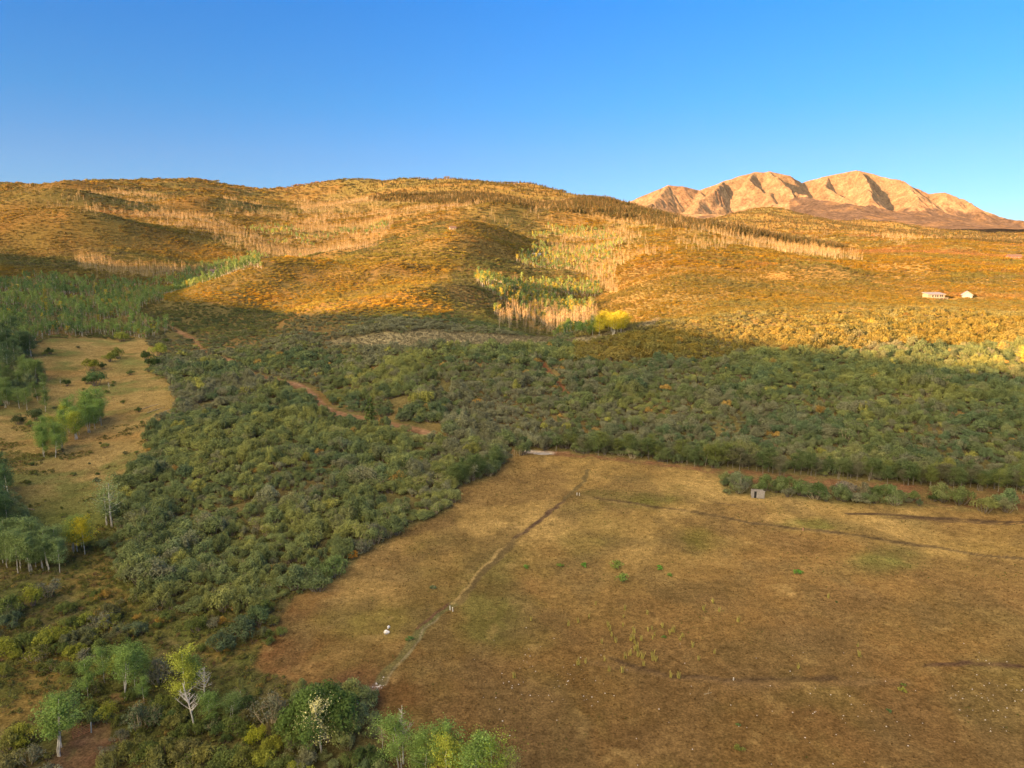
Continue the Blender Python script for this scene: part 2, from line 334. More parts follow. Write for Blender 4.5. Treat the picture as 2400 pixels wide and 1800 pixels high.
def mat_leaf(name, lo=.55, hi=1.45, trans=.28):
    m, t, o = newmat(name)
    at = N(t, 'ShaderNodeAttribute', attribute_name='tint', attribute_type='INSTANCER')
    lv = N(t, 'ShaderNodeAttribute', attribute_name='lv')
    mp = N(t, 'ShaderNodeMapRange'); mp.inputs[3].default_value = lo; mp.inputs[4].default_value = hi
    t.links.new(lv.outputs['Fac'], mp.inputs[0])
    mx = N(t, 'ShaderNodeVectorMath', operation='SCALE'); t.links.new(at.outputs['Vector'], mx.inputs[0]); t.links.new(mp.outputs[0], mx.inputs[3])
    d = N(t, 'ShaderNodeBsdfDiffuse'); tr = N(t, 'ShaderNodeBsdfTranslucent'); ms_ = N(t, 'ShaderNodeMixShader'); ms_.inputs[0].default_value = trans
    t.links.new(mx.outputs[0], d.inputs[0]); t.links.new(mx.outputs[0], tr.inputs[0])
    t.links.new(d.outputs[0], ms_.inputs[1]); t.links.new(tr.outputs[0], ms_.inputs[2]); t.links.new(ms_.outputs[0], o.inputs[0]); return m
def mat_plain(name, c, rough=.85, noise=.3, scale=6., bump=0):
    m, t, o = newmat(name)
    b = N(t, 'ShaderNodeBsdfPrincipled'); b.inputs['Roughness'].default_value = rough
    no = N(t, 'ShaderNodeTexNoise'); no.inputs['Scale'].default_value = scale; no.inputs['Detail'].default_value = 4
    tcn = N(t, 'ShaderNodeTexCoord'); t.links.new(tcn.outputs['Object'], no.inputs['Vector'])
    mp = N(t, 'ShaderNodeMapRange'); mp.inputs[1].default_value = .3; mp.inputs[2].default_value = .7; mp.inputs[3].default_value = 1-noise; mp.inputs[4].default_value = 1+noise
    t.links.new(no.outputs[0], mp.inputs[0])
    mx = N(t, 'ShaderNodeVectorMath', operation='SCALE'); mx.inputs[0].default_value = c; t.links.new(mp.outputs[0], mx.inputs[3])
    t.links.new(mx.outputs[0], b.inputs['Base Color'])
    if bump:
        bp = N(t, 'ShaderNodeBump'); bp.inputs['Strength'].default_value = bump; t.links.new(no.outputs[0], bp.inputs['Height']); t.links.new(bp.outputs[0], b.inputs['Normal'])
    t.links.new(b.outputs[0], o.inputs[0]); return m
M_GROUND = mat_ground('ground_material'); M_ROCKY = mat_ground('mountain_material', bump=.9, s1=.012, s2=.004, bs_=.012, bd=26)
M_LEAF = mat_leaf('leaf_material')
M_WHITE = mat_plain('aspen_bark', (.56, .52, .44), .8, .35, 9)
M_BROWN = mat_plain('oak_bark', (.20, .16, .12), .9, .3, 9)
M_SNAG = mat_plain('snag_wood', (.58, .53, .46), .9, .2, 5)
M_DEAD = mat_plain('dead_wood', (.38, .31, .19), .9, .25, 5)
M_PALE = mat_plain('pale_twig', (.50, .36, .27), .9, .2, 5)
M_STONE = mat_plain('pale_stone', (.62, .56, .50), .9, .2, 4, .4)

# ------------------------------------------------------------------ mesh building
def mesh_np(name, verts, faces, mats=(), lv=None, midx=None, smooth=False):
    """faces: (n,4) or (n,3) array"""
    me = bpy.data.meshes.new(name); verts = np.asarray(verts, np.float32); faces = np.asarray(faces, np.int32)
    k = faces.shape[1]; me.vertices.add(len(verts)); me.vertices.foreach_set('co', verts.ravel())
    me.loops.add(faces.size); me.loops.foreach_set('vertex_index', faces.ravel())
    me.polygons.add(len(faces)); me.polygons.foreach_set('loop_start', np.arange(0, faces.size, k, dtype=np.int32))
    me.polygons.foreach_set('loop_total', np.full(len(faces), k, np.int32))
    if midx is not None: me.polygons.foreach_set('material_index', np.asarray(midx, np.int32))
    me.polygons.foreach_set('use_smooth', np.full(len(faces), smooth))
    for m in mats: me.materials.append(m)
    if lv is not None:
        a = me.attributes.new('lv', 'FLOAT', 'FACE'); a.data.foreach_set('value', np.asarray(lv, np.float32))
    me.update(calc_edges=True); return me
def tag(o, label=None, cat=None, group=None, kind=None):
    if label: o['label'] = label
    if cat: o['category'] = cat
    if group: o['group'] = group
    if kind: o['kind'] = kind
    return o
def link(name, me, parent=None, loc=None):
    o = bpy.data.objects.new(name, me); COL.objects.link(o)
    if parent: o.parent = parent
    if loc is not None: o.location = loc
    return o

# terrain meshes (one sheet, parted into ground kinds)
co = np.stack([GX, GY, GZ], -1).reshape(-1, 3)
dX = np.gradient(np.stack([GX, GY, GZ], -1), axis=1); dY = np.gradient(np.stack([GX, GY, GZ], -1), axis=0)
NRM = np.cross(dX, dY); NRM /= np.linalg.norm(NRM, axis=-1, keepdims=True); NRMf = NRM.reshape(-1, 3)
idx = np.arange(NA*NY).reshape(NY, NA)
quads = np.stack([idx[:-1, :-1], idx[:-1, 1:], idx[1:, 1:], idx[1:, :-1]], -1).reshape(-1, 4)
kindmap = np.zeros(GX.shape, int)                    # 0 hills
kindmap[GY < 520] = 1                                # slope ground
kindmap[mV] = 2; kindmap[mM] = 3; kindmap[PATHM > .4] = 4
kq = kindmap[:-1, :-1].ravel()
colf = GC.reshape(-1, 3)
for k, name in enumerate(('hills', 'ground', 'valley_grassland', 'meadow', 'dirt_path')):
    q = quads[kq == k]
    if len(q) == 0: continue
    used, inv = np.unique(q, return_inverse=True)
    me = mesh_np(name, co[used], inv.reshape(q.shape), [M_GROUND], smooth=True)
    a = me.color_attributes.new('col', 'FLOAT_COLOR', 'POINT')
    a.data.foreach_set('color', np.concatenate([np.clip(colf[used], 0, 1), np.ones((len(used), 1))], 1).astype(np.float32).ravel())
    me.normals_split_custom_set_from_vertices(NRMf[used].tolist())
    tag(link(name, me), kind='structure')

# high hill outside the picture, behind and to the left: its shadow lies over the foreground
d_s = np.array([math.sin(SUN_AZ), -math.cos(SUN_AZ)])      # away from the sun
p_s = np.array([-d_s[1], d_s[0]])
def st(u, v):
    x, y, z = pix(u, v); return x*p_s[0]+y*p_s[1], z+math.tan(SUN_EL)*(x*d_s[0]+y*d_s[1])
EDGE = [(2400,870,0),(2200,852,0),(2000,835,0),(1800,800,0),(1640,775,0),(1520,752,0),(1400,745,5),(1280,770,8),(1000,748,0),(800,742,0),(680,735,0),(600,722,0),(520,708,0),(440,690,0),(500,645,32),(330,640,8),(150,612,2)]
cs = sorted([(st(u, v)[0], st(u, v)[1]+dz) for u, v, dz in EDGE]); print('crest', [(round(a), round(b)) for a, b in cs])
cs = sorted([(-900, cs[0][1])]+cs+[(750, 70), (880, 92), (955, 122), (1022, 128), (1060, 112), (1500, cs[-1][1])])
_S = [c[0] for c in cs]; _C = [c[1] for c in cs]
for nm, L_ in (('LIT', [(520,670),(560,650),(540,695),(600,640),(650,640),(600,700),(800,660),(450,600),(300,600),(900,640),(1000,580),(1000,720),(1450,690),(1600,700),(1430,740),(1800,760),(2200,800)]), ('SHADE', [(430,700),(700,760),(1100,680),(1200,720),(520,640),(200,680),(400,640),(2000,900),(1400,790)])):
    for u, v in L_:
        a, b = st(u, v); c = np.interp(a, _S, _C)
        if (b > c) != (nm == 'LIT'): print('conflict', nm, (u, v), 's', round(a), 'need', round(b), 'c', round(c))
T0 = -520.0
ss = np.arange(-900, 1500, 14.0); cc = np.interp(ss, [c[0] for c in cs], [c[1] for c in cs])
kk = np.exp(-np.linspace(-2, 2, 9)**2); kk /= kk.sum()
cc = np.convolve(np.pad(cc, 4, mode='edge'), kk, 'valid')
cc += fbm(ss/60, ss*0, 3, 77)*4
tt = np.array([-900, -650, -420, -250, -120, -50, 0, 40, 85, 140, 200, 270])
prof = np.array([0, .2, .45, .68, .87, .96, 1, .95, .84, .60, .28, 0])
S_, T_ = np.meshgrid(ss, tt); CR = (cc+math.tan(SUN_EL)*(-T0))
HZ = np.outer(prof, CR)
HX = (T_+T0)*d_s[0]+S_*p_s[0]; HY = (T_+T0)*d_s[1]+S_*p_s[1]
keep_az = ~((HY > 0) & (np.abs(HX) < HY*1.0))
ii = np.arange(S_.size).reshape(S_.shape)
fq = np.stack([ii[:-1, :-1], ii[:-1, 1:], ii[1:, 1:], ii[1:, :-1]], -1).reshape(-1, 4)
me = mesh_np('hill_behind', np.stack([HX, HY, HZ], -1).reshape(-1, 3), fq, [M_GROUND], smooth=True)
a = me.color_attributes.new('col', 'FLOAT_COLOR', 'POINT'); a.data.foreach_set('color', np.tile(np.array([.16, .13, .06, 1], np.float32), S_.size))
tag(link('hillside', me), kind='structure')

# ------------------------------------------------------------------ mountain
def w3(u, v, Y):
    a, e = uv_to_ae(u, v); return np.array([float(a)*Y, Y, CAMZ+Y*float(e)])
MR = [
 [(1400,520,12500),(1470,474,12300),(1500,461,12200),(1565,434,12000),(1600,437,12000),(1640,447,12200),(1700,425,12000),(1765,404,12000),(1800,402,12000),(1850,413,12050),(1878,429,12400),(1940,412,12200),(2010,400,12000),(2060,411,12000),(2120,425,11900),(2175,455,11800),(2210,452,11600),(2260,470,11500),(2330,508,11300),(2400,536,11100),(2520,575,10800)],
 [(1565,434,12000),(1535,468,11300),(1505,492,10700),(1480,505,10200)],
 [(1640,447,12200),(1650,470,11400),(1640,490,10800)],
 [(1700,425,12000),(1672,447,11300),(1640,470,10900),(1625,500,10300)],
 [(1765,404,12000),(1757,425,11500),(1800,455,11100),(1815,475,10700),(1790,500,10200)],
 [(1800,402,12000),(1825,425,11400),(1850,445,11000),(1858,470,10600)],
 [(2010,400,12000),(2035,428,11300),(2040,462,10700)],
 [(1940,412,12200),(1935,440,11700),(1990,470,11000)],
 [(2120,425,11900),(2150,460,11100),(2140,490,10600)],
 [(2260,470,11500),(2290,500,10900)],
 [(1870,455,10300),(1930,468,9900),(2000,478,9600),(2100,495,9300),(2250,518,9100),(2400,545,8900),(2520,565,8700)],
 [(1590,500,9000),(1700,505,9000),(1850,497,9300)],
]
mx_ = np.linspace(900, 10200, 620); my_ = np.linspace(7600, 13600, 400)
MX, MY = np.meshgrid(mx_, my_)
fw_ = 25+190*np.clip((12200-MY)/900, 0, 1); wxn = MX+fbm(MX/600, MY/600, 4, 51)*fw_; wyn = MY+fbm(MX/600+7, MY/600, 4, 52)*fw_
MZ = np.full(MX.shape, 0.0); base = 300.0
for ri, line in enumerate(MR):
    pts = [w3(*p) for p in line]; lam = 850 if ri == 0 else ((560+200*(ri % 3)) if ri < 10 else 1100)
    for p0, p1 in zip(pts, pts[1:]):
        l = p1-p0; ll = l[0]**2+l[1]**2
        t = np.clip(((wxn-p0[0])*l[0]+(wyn-p0[1])*l[1])/ll, 0, 1)
        d = np.hypot(wxn-p0[0]-t*l[0], wyn-p0[1]-t*l[1]); zc = p0[2]+t*l[2]
        lm = lam
        hh = base+(zc-base)*np.exp(-(np.sqrt(d*d+18**2)-18)/lm)
        MZ = np.maximum(MZ, hh)
rs_ = np.random.default_rng(33); sk = [w3(*p) for p in MR[0]]
for p0, p1 in zip(sk, sk[1:]):
    for tq in np.arange(.15, 1, 260/max(np.hypot(*(p1-p0)[:2]), 1)):
        q0 = p0+(p1-p0)*tq; an = rs_.normal()*.5; L_ = 600+900*rs_.random(); q1 = q0+np.array([math.sin(an)*L_, -math.cos(an)*L_, 0])
        l = (q1-q0)[:2]; t = np.clip(((wxn-q0[0])*l[0]+(wyn-q0[1])*l[1])/(l@l), 0, 1); d = np.hypot(wxn-q0[0]-t*l[0], wyn-q0[1]-t*l[1])
        MZ += (15+40*rs_.random())*np.sin(math.pi*np.clip(t*.9+.05, 0, 1))*np.exp(-d/75)*np.clip((q0[1]-60-MY)/350, 0, 1)
rid = 1-np.abs(fbm(MX/260, MY/420, 4, 61))*4
MZ += (rid-.5)*14*np.clip((MZ-450)/500, 0, 1)+fbm(MX/120, MY/120, 4, 62)*14*np.clip((12100-MY)/500, .25, 1)
gull = np.abs(fbm(MX/110+fbm(MX/400, MY/400, 3, 64)*3, MY/900, 3, 63)); MZ -= np.clip(.12-gull, 0, 1)*300*np.clip((12000-MY)/700, 0, 1)*np.clip((MZ-600)/500, 0, 1)
Gm = np.gradient(MZ, my_, mx_); slope = np.hypot(Gm[0], Gm[1])
ME = (MZ-CAMZ)/MY; MU, MV = ae_to_uv(MX/MY, ME)
mc = np.zeros(MX.shape+(3,)); mc[:] = c3(.150, .108, .066)
mc = mixm(mc, fbm(MX/200, MY/200, 4, 71)*3+.1, c3(.14, .088, .054)); mc = mixm(mc, fbm(MX/60, MY/200, 4, 72)*3.5, c3(.205, .135, .083))
tree_line = 560+260*np.clip((MU-1850)/300, 0, 1)-60*np.clip((MU-2150)/250, 0, 1)+fbm(MX/260, MY/260, 5, 73)*330
forest = np.clip((tree_line-MZ)/50, 0, 1)
front = ((MU > 1850) & (MV > 463+(MU-1900)*.155+fbm(MX/200, MY/200, 4, 79)*22) & (MY < 10600)).astype(float)
forest = np.maximum(forest, front)
mc = mixm(mc, forest, c3(.062, .046, .036))
mc = mixm(mc, forest*np.clip(fbm(MX/150, MY/150, 4, 74)*4, 0, .6), c3(.12, .08, .045))
MFOREST = forest
im = np.arange(MX.size).reshape(MX.shape)
fq = np.stack([im[:-1, :-1], im[:-1, 1:], im[1:, 1:], im[1:, :-1]], -1).reshape(-1, 4)
me = mesh_np('mountain', np.stack([MX, MY, MZ], -1).reshape(-1, 3), fq, [M_ROCKY], smooth=True)
a = me.color_attributes.new('col', 'FLOAT_COLOR', 'POINT'); a.data.foreach_set('color', np.concatenate([np.clip(mc, 0, 1), np.ones(MX.shape+(1,))], -1).astype(np.float32).ravel())
tag(link('mountain', me), kind='structure')

# ------------------------------------------------------------------ plant prototypes
class MB:
    def __init__(s): s.v = []; s.f = []; s.m = []; s.l = []; s.n = 0
    def quads(s, V4, mi, lv):                     # V4 (n,4,3)
        k = len(V4); s.v.append(V4.reshape(-1, 3)); s.f.append(np.arange(s.n, s.n+4*k).reshape(-1, 4)); s.n += 4*k
        s.m.append(np.full(k, mi)); s.l.append(np.broadcast_to(lv, k))
    def tube(s, pts, rad, mi, sides=5):
        pts = np.asarray(pts, float); k = len(pts); rings = []
        for i in range(k):
            t = pts[min(i+1, k-1)]-pts[max(i-1, 0)]; t = t/(np.linalg.norm(t)+1e-9)
            a = np.cross(t, [0.3, 1, .1]); a /= np.linalg.norm(a)+1e-9; b = np.cross(t, a)
            th = np.arange(sides)*2*math.pi/sides
            rings.append(pts[i]+rad[i]*(np.cos(th)[:, None]*a+np.sin(th)[:, None]*b))
        rg = np.array(rings); s.v.append(rg.reshape(-1, 3)); b0 = s.n; s.n += k*sides; fs = []
        for i in range(k-1):
            for j in range(sides):
                fs.append((b0+i*sides+j, b0+i*sides+(j+1) % sides, b0+(i+1)*sides+(j+1) % sides, b0+(i+1)*sides+j))
        s.f.append(np.array(fs)); s.m.append(np.full(len(fs), mi)); s.l.append(np.full(len(fs), .5))
    def mesh(s, name, mats, smooth=False):
        return mesh_np(name, np.concatenate(s.v), np.concatenate(s.f), mats, np.concatenate(s.l), np.concatenate(s.m), smooth)
def leafquads(P_, Nn, size, r):
    n = len(P_); Nn = Nn/(np.linalg.norm(Nn, axis=1, keepdims=True)+1e-9)
    a = np.cross(Nn, r.normal(size=(n, 3))); a /= np.linalg.norm(a, axis=1, keepdims=True)+1e-9; b = np.cross(Nn, a)
    s1 = size*(.6+.8*r.random((n, 1))); s2 = s1*(.55+.5*r.random((n, 1)))
    return np.stack([P_+a*s1, P_+b*s2, P_-a*s1*.9, P_-b*s2], 1)
def shrub_parts(seed, nleaf, lsize, lobes=9, bare=0.0):
    """unit shrub: about 2 wide, 1.5 tall; returns crown builder, stem builder"""
    r = np.random.default_rng(seed); crown = MB(); stem = MB()
    cen = []
    for i in range(lobes):
        th = r.random()*6.28; rd = .76*math.sqrt(r.random()); h = .45+.62*r.random()*(1.15-rd)
        cen.append((rd*math.cos(th), rd*math.sin(th), h, .22+.20*r.random()))
    cen = np.array(cen)
    k = r.integers(0, lobes, nleaf); d = r.normal(size=(nleaf, 3)); d /= np.linalg.norm(d, axis=1, keepdims=True)
    d[:, 2] = np.where(d[:, 2] < -.5, -d[:, 2], d[:, 2])
    rad = cen[k, 3]*(.62+.42*r.random(nleaf)**.6)*(1+.18*np.sin(d[:, 0]*7+k)+.15*np.sin(d[:, 1]*9+k*2))
    p = cen[k, :3]+d*rad[:, None]*np.array([1, 1, .95]); p[:, 2] = np.maximum(p[:, 2], .05+.2*r.random(nleaf))
    nn = d+r.normal(size=(nleaf, 3))*.55+np.array([0, 0, .25])
    lobev = r.random(lobes)
    crown.quads(leafquads(p, nn, lsize, r), 0, np.clip(.25*r.random(nleaf)+.5*lobev[k]+.25*r.random(nleaf), 0, 1))
    for i in range(lobes):
        c = cen[i]; b = np.array([c[0]*.25, c[1]*.25, -.12]); m = np.array([c[0]*.7, c[1]*.7, c[2]*.45])
        stem.tube([b, m, c[:3]], [.035, .026, .012], 0, 4)
    ntw = int(40*bare)
    for i in range(ntw):
        j = r.integers(0, lobes); c = cen[j, :3]; dd = r.normal(size=3); dd[2] = abs(dd[2]); dd /= np.linalg.norm(dd)
        stem.tube([c, c+dd*(cen[j, 3]*1.15)], [.012, .006], 0, 3)
    return crown, stem
def aspen_parts(seed, nleaf, lsize, trunk_r=.016, start=.32, spread=.16, nbr=16, sides=6, forks=1):
    """unit-height tree"""
    r = np.random.default_rng(seed); crown = MB(); tr = MB(); L_ = []
    for fk in range(forks):
        off = np.array([r.normal()*.05, r.normal()*.05, 0])*(forks > 1); hh = 1-.18*r.random()*(fk > 0)
        lean = r.normal(size=2)*.035+off[:2]*1.2
        zs = np.linspace(-.03, hh, 8); pts = [np.array([off[0]+lean[0]*z**1.3*1 if z > 0 else off[0], off[1]+lean[1]*z**1.3 if z > 0 else off[1], z])+np.append(r.normal(size=2)*.005, 0) for z in zs]
        rad = [trunk_r*(1-.8*max(z, 0)/hh)+.0015 for z in zs]; tr.tube(pts, rad, 0, sides)
        for i in range(nbr//forks):
            z = start+(hh-start-.04)*((i+r.random())/(nbr//forks)); base_ = np.array([np.interp(z, zs, [p[k] for p in pts]) for k in range(3)])
            th = r.random()*6.28; ln = spread*(.55+.6*r.random())*(1.15-.75*abs((z-start)/(hh-start)-.35))
            tip = base_+np.array([math.cos(th)*ln, math.sin(th)*ln, ln*(.55+.5*r.random())]); mid = base_*.5+tip*.5-np.array([0, 0, ln*.08])
            tr.tube([base_, mid, tip], [trunk_r*.38*(1.1-z), trunk_r*.26*(1.1-z), trunk_r*.1], 0, 4)
            L_.append((tip, ln*.55)); L_.append((mid, ln*.42))
        L_.append((pts[-1], spread*.3)); L_.append((pts[-2], spread*.35))
    if nleaf:
        k = r.integers(0, len(L_), nleaf); c = np.array([l[0] for l in L_])[k]; s_ = np.array([l[1] for l in L_])[k]
        d = r.normal(size=(nleaf, 3)); p = c+d*s_[:, None]*np.array([.66, .66, .62]); nn = d+r.normal(size=(nleaf, 3))*.8+np.array([0, 0, .3])
        lb = r.random(len(L_)); crown.quads(leafquads(p, nn, lsize, r), 0, np.clip(.45*lb[k]+.55*r.random(nleaf), 0, 1))
    return crown, tr
def dead_parts(seed, full=True, tr_r=.014):
    """bare tree of unit height with fine upturned twigs"""
    r = np.random.default_rng(seed); tr = MB(); zs = np.linspace(-.03, 1, 6); lean = r.normal(size=2)*.05
    pts = [np.array([lean[0]*max(z, 0)**1.4, lean[1]*max(z, 0)**1.4, z]) for z in zs]
    tr.tube(pts, [tr_r*(1-.8*max(z, 0))+.001 for z in zs], 0, 5)
    for i in range(26 if full else 8):
        z = .38+.6*r.random(); b = np.array([np.interp(z, zs, [p[k] for p in pts]) for k in range(3)]); th = r.random()*6.28; ln = (.2 if full else .11)*(1.25-z)*(.6+.8*r.random())
        tip = b+np.array([math.cos(th)*ln, math.sin(th)*ln, ln*(.7+.5*r.random())]); tr.tube([b, (b+tip)/2-[0, 0, ln*.06], tip], [tr_r*.35, tr_r*.22, tr_r*.08], 0, 4)
        for j in range(4 if full else 1):
            q = b*(.5-.1*j)+tip*(.5+.1*j); t2 = q+np.array([r.normal()*.4, r.normal()*.4, .7])*ln*.5; tr.tube([q, t2], [tr_r*.16, tr_r*.06], 0, 3)
    return tr
def fardead(seed):
    """far bare aspens: slim pale stem, thin twig cloud"""
    r = np.random.default_rng(seed); b = MB()
    for k in range(2):
        ox = np.array([r.normal()*.08, r.normal()*.08, 0])*k; hh = 1-.25*r.random()*k
        b.tube([ox+[0, 0, -.05], ox+[r.normal()*.02, r.normal()*.02, hh*.6], ox+[r.normal()*.03, r.normal()*.03, hh]], [.011, .008, .003], 0, 4)
        nl = 34; p = ox+np.stack([r.normal(size=nl)*.07, r.normal(size=nl)*.07, hh*(.55+.42*r.random(nl))], 1)
        d = np.stack([r.normal(size=nl)*.35, r.normal(size=nl)*.35, np.ones(nl)], 1); d /= np.linalg.norm(d, axis=1, keepdims=True)
        s_ = np.cross(d, r.normal(size=(nl, 3))); s_ /= np.linalg.norm(s_, axis=1, keepdims=True)
        L = .09; wq = .0038; b.quads(np.stack([p-s_*wq, p+s_*wq, p+d*L+s_*wq*.5, p+d*L-s_*wq*.5], 1), 1, .5)
    return b
def conifer_b(seed, nl, ls):
    r = np.random.default_rng(seed); b = MB(); b.tube([[0, 0, -.03], [0, 0, .5], [0, 0, .97]], [.022, .014, .003], 1, 5)
    z = .08+.9*(1-np.sqrt(1-r.random(nl)*.97)); z = np.floor(z*14)/14+r.random(nl)*.045; rd = (1.0-z)*.21*(.35+.75*r.random(nl))+.008; th = r.random(nl)*6.28
    p = np.stack([rd*np.cos(th), rd*np.sin(th), z-rd*.35], 1); nn = np.stack([np.cos(th)*.6, np.sin(th)*.6, np.full(nl, .9)], 1)+r.normal(size=(nl, 3))*.45
    b.quads(leafquads(p, nn, ls, r), 0, r.random(nl)); return b
def tuft_b(seed, n=22, spread=.5):
    r = np.random.default_rng(seed); b = MB(); p = np.stack([r.normal(size=n)*spread*.5, r.normal(size=n)*spread*.5, np.zeros(n)], 1)
    d = np.stack([r.normal(size=n)*.4, r.normal(size=n)*.4, np.ones(n)], 1); s_ = np.cross(d, r.normal(size=(n, 3))); s_ /= np.linalg.norm(s_, axis=1, keepdims=True)
    hgt = (.35+.65*r.random((n, 1))); wq = .10; b.quads(np.stack([p-s_*wq, p+s_*wq, p+d*hgt+s_*wq*.4, p+d*hgt-s_*wq*.4], 1), 0, r.random(n)); return b
def both(crown, stem, name, mats):
    b = MB(); b.v = list(crown.v); b.f = list(crown.f); b.m = list(crown.m); b.l = list(crown.l); b.n = crown.n
    for v, f, m, l in zip(stem.v, stem.f, stem.m, stem.l): b.v.append(v); b.m.append(m+1); b.l.append(l)
    off = crown.n
    for f in stem.f: b.f.append(f+off)
    return b.mesh(name, mats)

SHR_N = [shrub_parts(100+i, 2600, .040, 11+i % 6, bare=.3) for i in range(8)]
SHR_Nm = [(c.mesh('oak_crown', [M_LEAF]), s.mesh('oak_stems', [M_BROWN])) for c, s in SHR_N]
SHR_G = [shrub_parts(150+i, 750, .05, 10, bare=1.6) for i in range(4)]             # thin, greyish, twiggy
SHR_Gm = [(c.mesh('thin_crown', [M_LEAF]), s.mesh('grey_stems', [M_DEAD])) for c, s in SHR_G]
SHR_Mm = [both(*shrub_parts(200+i, 460, .08, 11), 'oak_mid', [M_LEAF, M_BROWN]) for i in range(6)]
SHR_Fm = [both(*shrub_parts(230+i, 130, .14, 8), 'oak_far', [M_LEAF, M_BROWN]) for i in range(5)]
ASP_Nm = [(lambda p: (p[0].mesh('aspen_crown', [M_LEAF]), p[1].mesh('aspen_trunk', [M_WHITE])))(aspen_parts(300+i, 5200, .0092, trunk_r=.008, start=.26+.05*(i % 3), spread=.17+.03*(i % 2), nbr=20, forks=1+(i % 3 == 2))) for i in range(7)]
M_STEM = mat_plain('oak_tree_stem', (.27, .23, .17), .9, .3, 9)
ASP_Om = [(c, t.copy()) for c, t in ASP_Nm]
for _c, _t in ASP_Om: _t.materials[0] = M_STEM
BIG_T = shrub_parts(900, 12000, .026, 30, bare=.2)
BIG_Tm = (BIG_T[0].mesh('round_crown', [M_LEAF]), BIG_T[1].mesh('oak_stems', [M_BROWN]))
ASP_Fm = [both(*aspen_parts(340+i, 300, .030, .014, start=.42, spread=.17, nbr=8, sides=4), 'aspen_far', [M_LEAF, M_WHITE]) for i in range(5)]
SPA_Nm = [(lambda p: (p[0].mesh('sparse_crown', [M_LEAF]), p[1].mesh('aspen_trunk', [M_WHITE])))(aspen_parts(370+i, 1300, .011, start=.28, spread=.20, nbr=26)) for i in range(3)]
DED_Nm = [dead_parts(400+i).mesh('bare_tree', [M_SNAG]) for i in range(4)]
DED_Fm = [fardead(430+i).mesh('bare_aspen', [M_DEAD, M_LEAF]) for i in range(5)]
CON_m = [conifer_b(460+i, 420, .035).mesh('conifer', [M_LEAF, M_BROWN]) for i in range(4)]
TUF_m = [tuft_b(480+i).mesh('tuft', [M_LEAF]) for i in range(5)]
FOR_m = [both(*shrub_parts(500+i, 70, .12, 5), 'forb', [M_LEAF, M_BROWN]) for i in range(4)]

# geometry-node scatter for what nobody could count
def scatter(name, label, protos, pts, scl, rot, idxs, tints):
    coll = bpy.data.collections.new(name+'_sources')
    for i, me in enumerate(protos):
        o = bpy.data.objects.new('%s_source_%02d' % (name, i), me); coll.objects.link(o)
    me = bpy.data.meshes.new(name); me.vertices.add(len(pts)); me.vertices.foreach_set('co', np.asarray(pts, np.float32).ravel())
    def at(nm, ty, key, arr): a = me.attributes.new(nm, ty, 'POINT'); a.data.foreach_set(key, arr)
    scl = np.asarray(scl, np.float32); scl = scl if scl.ndim == 2 else np.repeat(scl[:, None], 3, 1)
    at('sc3', 'FLOAT_VECTOR', 'vector', scl.ravel()); rv = np.zeros((len(pts), 3), np.float32); rv[:, 2] = rot
    at('rot3', 'FLOAT_VECTOR', 'vector', rv.ravel()); at('pidx', 'INT', 'value', np.asarray(idxs, np.int32))
    at('tint', 'FLOAT_COLOR', 'color', np.concatenate([tints, np.ones((len(tints), 1))], 1).astype(np.float32).ravel())
    o = link(name, me); ng = bpy.data.node_groups.new(name+'_nodes', 'GeometryNodeTree')
    ng.interface.new_socket('Geometry', in_out='INPUT', socket_type='NodeSocketGeometry'); ng.interface.new_socket('Geometry', in_out='OUTPUT', socket_type='NodeSocketGeometry')
    gi = ng.nodes.new('NodeGroupInput'); go = ng.nodes.new('NodeGroupOutput'); ci = ng.nodes.new('GeometryNodeCollectionInfo')
    ci.inputs['Collection'].default_value = coll; ci.inputs['Separate Children'].default_value = True; ci.inputs['Reset Children'].default_value = True
    ip = ng.nodes.new('GeometryNodeInstanceOnPoints'); ip.inputs['Pick Instance'].default_value = True
    def na(nm, ty): q = ng.nodes.new('GeometryNodeInputNamedAttribute'); q.data_type = ty; q.inputs['Name'].default_value = nm; return [s for s in q.outputs if s.enabled and s.name == 'Attribute'][0]
    Lk = ng.links.new
    Lk(gi.outputs[0], ip.inputs['Points']); Lk(ci.outputs[0], ip.inputs['Instance']); Lk(na('pidx', 'INT'), ip.inputs['Instance Index'])
    e2r = ng.nodes.new('FunctionNodeEulerToRotation'); Lk(na('rot3', 'FLOAT_VECTOR'), e2r.inputs[0]); Lk(e2r.outputs[0], ip.inputs['Rotation'])
    Lk(na('sc3', 'FLOAT_VECTOR'), ip.inputs['Scale']); Lk(ip.outputs[0], go.inputs[0])
    md = o.modifiers.new('scatter', 'NODES'); md.node_group = ng
    tag(o, label, kind='stuff'); return o

def plant(name, loc, s, rot, tnt, parts, label, cat, group, boost=1.45):
    """thing with parts; parts = [(part name, mesh)] ; a single unnamed mesh gives one object"""
    tnt = np.minimum(np.array(tnt)*boost, .8)
    sv = s if hasattr(s, '__len__') else (s, s, s)
    if len(parts) == 1:
        o = link(name, parts[0][1]); o['tint'] = [float(x) for x in tnt]
    else:
        o = bpy.data.objects.new(name, None); COL.objects.link(o); o.empty_display_size = .3
        for pn, me in parts:
            c = link(pn, me, o); c['tint'] = [float(x) for x in tnt]
    o.location = loc; o.scale = sv; o.rotation_euler = (0, 0, rot)
    tag(o, label, cat, group); return o

